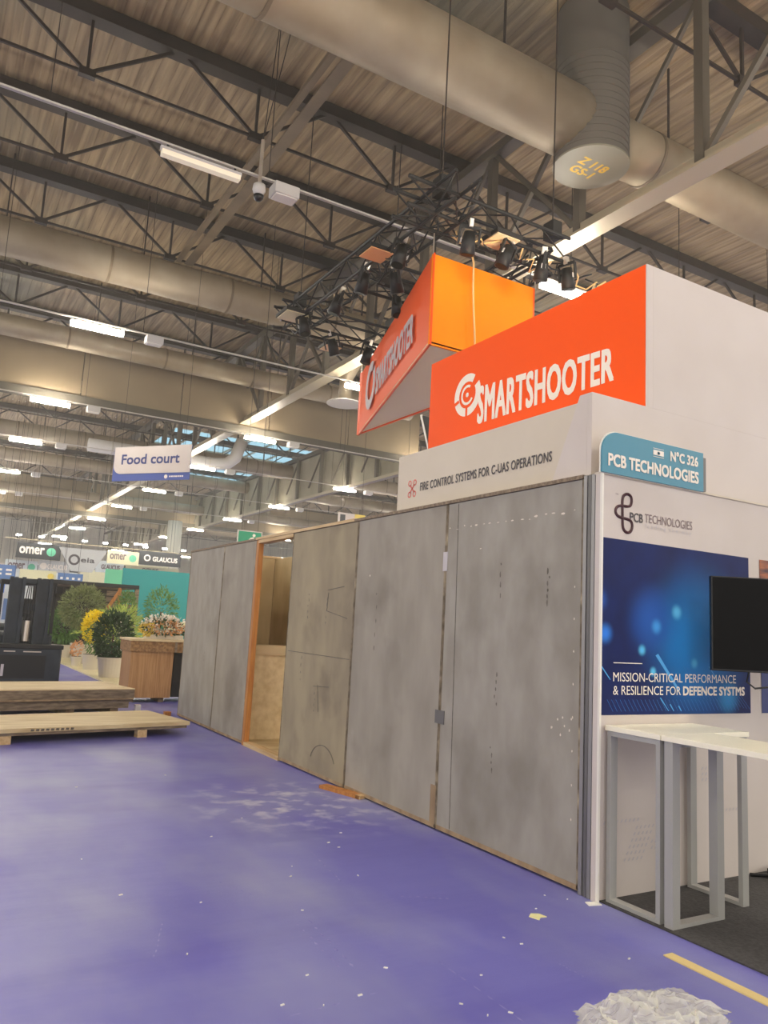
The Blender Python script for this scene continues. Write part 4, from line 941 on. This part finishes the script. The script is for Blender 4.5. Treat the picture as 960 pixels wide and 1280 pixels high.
# stands further off
rb = random.Random(5)
far = [(-2, 3.2, 46, 3.0, 'white', 'white'), (3.6, 7, 50, 3.4, 'sign_pale', 'pale'), (8, 12.5, 47, 4.4, 'sign_cream', 'cream'), (13, 17, 44, 3.2, 'sign_blue', 'slate blue'), (12, 20, 62, 4.6, 'sign_grey', 'grey'), (-1, 5, 66, 4.8, 'white', 'tall white'), (6, 11, 70, 5.2, 'sign_pale', 'tall pale')]
for x0, x1, y, h, m, nm in far:
    t = thing('exhibition_stand', ((x0 + x1) / 2, y, 0), '%s exhibition stand far down the hall, %s' % (nm, 'toward the left' if x1 < 8 else 'behind the teal wall'), 'stand')
    MB().box(x0, x1, y, y + 3, 0, h).build('stand_block', m, t); MB().box(x0, x1, y - .04, y, h - .5, h - .1).build('fascia_band', 'dark_board', t)
    for k in range(3): MB().box(x0 + .4 + k * 1.1, x0 + 1.2 + k * 1.1, y - .03, y, .8, 2.0).build('poster', ['sign_blue', 'sign_yellow', 'teal'][k], t)
t = thing('concrete_column', (14.8, 55, 0), 'grey round column beyond the partition', 'column')
MB().tube([(14.8, 55, 0), (14.8, 55, 8.2)], .5, 20).build('shaft', 'hall', t, smooth=True)

# ================================================================== FLOOR LITTER
fl = bpy.data.objects['floor']; ORG['floor'] = Vector((0, 0, 0))
b = MB(); rq = random.Random(4)
def fstreak(p, q, w, n=7):
    p = Vector((*p, .0015)); q = Vector((*q, .0015)); d = q - p; a = Vector((-d.y, d.x, 0)).normalized()
    for k in range(n):
        u0 = k / n + rq.uniform(0, .03); u1 = (k + rq.uniform(.6, .95)) / n; o_ = a * rq.uniform(-.004, .004); b.add([p + d * u0 + o_, p + d * (u0 + u1) / 2 + a * w + o_, p + d * u1 + o_, p + d * (u0 + u1) / 2 - a * w + o_], [(0, 1, 2, 3)])
for p, q, w in STREAKS: fstreak(p, q, w)
tag(b.build('dust_streaks', 'dust', fl), kind='stuff')

t = thing('wooden_plank', (3.42, 6.4, 0), 'short orange-brown wood plank lying against the foot of the partition', 'plank')
f = rotm(3.44, 6.4, math.radians(-76))
rbox(f, -.27, .27, -.05, .05, 0, .03).build('plank_body', 'timber', t); rbox(f, .22, .28, -.05, .05, .002, .031).build('pale_end', 'pale_timber', t)
tag(rbox(rotm(3.278, 2.3, math.radians(-91)), -.42, .75, -.03, .03, 0, .006).build('wood_strip', 'tape'), 'pale yellow flat wooden strip lying on the aisle near the charcoal carpet', 'strip')
tag(MB().prism([(2.98, 3.37, 0), (3.02, 3.4, 0), (3.06, 3.38, 0), (3.07, 3.33, 0), (3.03, 3.335, 0), (3.0, 3.31, 0)], (0, 0, .004)).build('paper_piece', 'paper_yellow'), 'torn pale yellow piece of paper on the aisle before the partition corner', 'paper')
tag(MB().prism([(3.42, 3.37, 0), (3.5, 3.35, 0), (3.51, 3.4, 0), (3.44, 3.42, 0)], (0, 0, .005)).build('corner_scrap', 'paper'), 'white scrap wedged at the foot of the aluminium profiles', 'paper')
# plastic wrap heap
rw = random.Random(21); n = 44
from mathutils import noise as mn
b = MB(); vs = []
for j in range(n):
    for i in range(n):
        a, c = i / (n - 1), j / (n - 1); r_ = math.hypot(a - .5, c - .5) * 2
        x = 2.30 + a * .74; y = 2.06 + c * .46
        edge = max(0, 1 - r_ ** 3)
        p = Vector((x * 9, y * 9, 3)); h = abs(mn.noise(p)) * .06 + abs(mn.noise(p * 2.7)) * .045 + abs(mn.noise(p * 7)) * .03
        vs.append((x + mn.noise(p * 1.3 + Vector((9, 0, 0))) * .07, y + mn.noise(p * 1.3 + Vector((0, 9, 0))) * .07, .004 + edge * (h + .015)))
fsx = []
for j in range(n - 1):
    for i in range(n - 1):
        a, c = (i + .5) / (n - 1), (j + .5) / (n - 1)
        if math.hypot(a - .5, c - .5) * 2 + .35 * mn.noise(Vector((a * 4, c * 4, 7))) < .98: fsx.append((j * n + i, j * n + i + 1, (j + 1) * n + i + 1, (j + 1) * n + i))
b.add(vs, fsx)
tag(b.build('plastic_wrap', 'wrap'), 'crumpled heap of clear plastic wrap on the aisle at the bottom edge', 'plastic wrap')
S0 = tag(MB().prism([(-.012, -.004, 0), (.012, -.006, 0), (.014, .005, 0), (-.009, .006, 0)], (0, 0, .004)).build('paper_scrap', 'paper'), 'tiny white scrap of paper littering the purple aisle floor', 'scrap', 'paper scraps on the aisle')
rr = random.Random(9)
sc = [(1.95, 3.13), (2.06, 2.72), (2.1, 2.6), (2.2, 2.58), (1.6, 3.2), (1.45, 4.2), (1.9, 3.9), (2.3, 2.9), (1.72, 2.95), (2.45, 4.3), (2.15, 4.6), (2.6, 5.0), (1.9, 5.4), (2.8, 5.2), (3.1, 3.45), (3.3, 3.6), (3.38, 3.5), (2.7, 3.1), (1.2, 3.6), (1.4, 3.0)]
for k in range(10): sc.append((rr.uniform(1.0, 3.3), rr.uniform(2.3, 8.0)))
for i, (x, y) in enumerate(sc):
    o = S0 if i == 0 else S0.copy()
    if i: C.objects.link(o)
    o.location = (x, y, 0); s_ = rr.uniform(.4, .95); o.scale = (s_, s_, 1); o.rotation_euler = (0, 0, rr.uniform(0, 3.1))
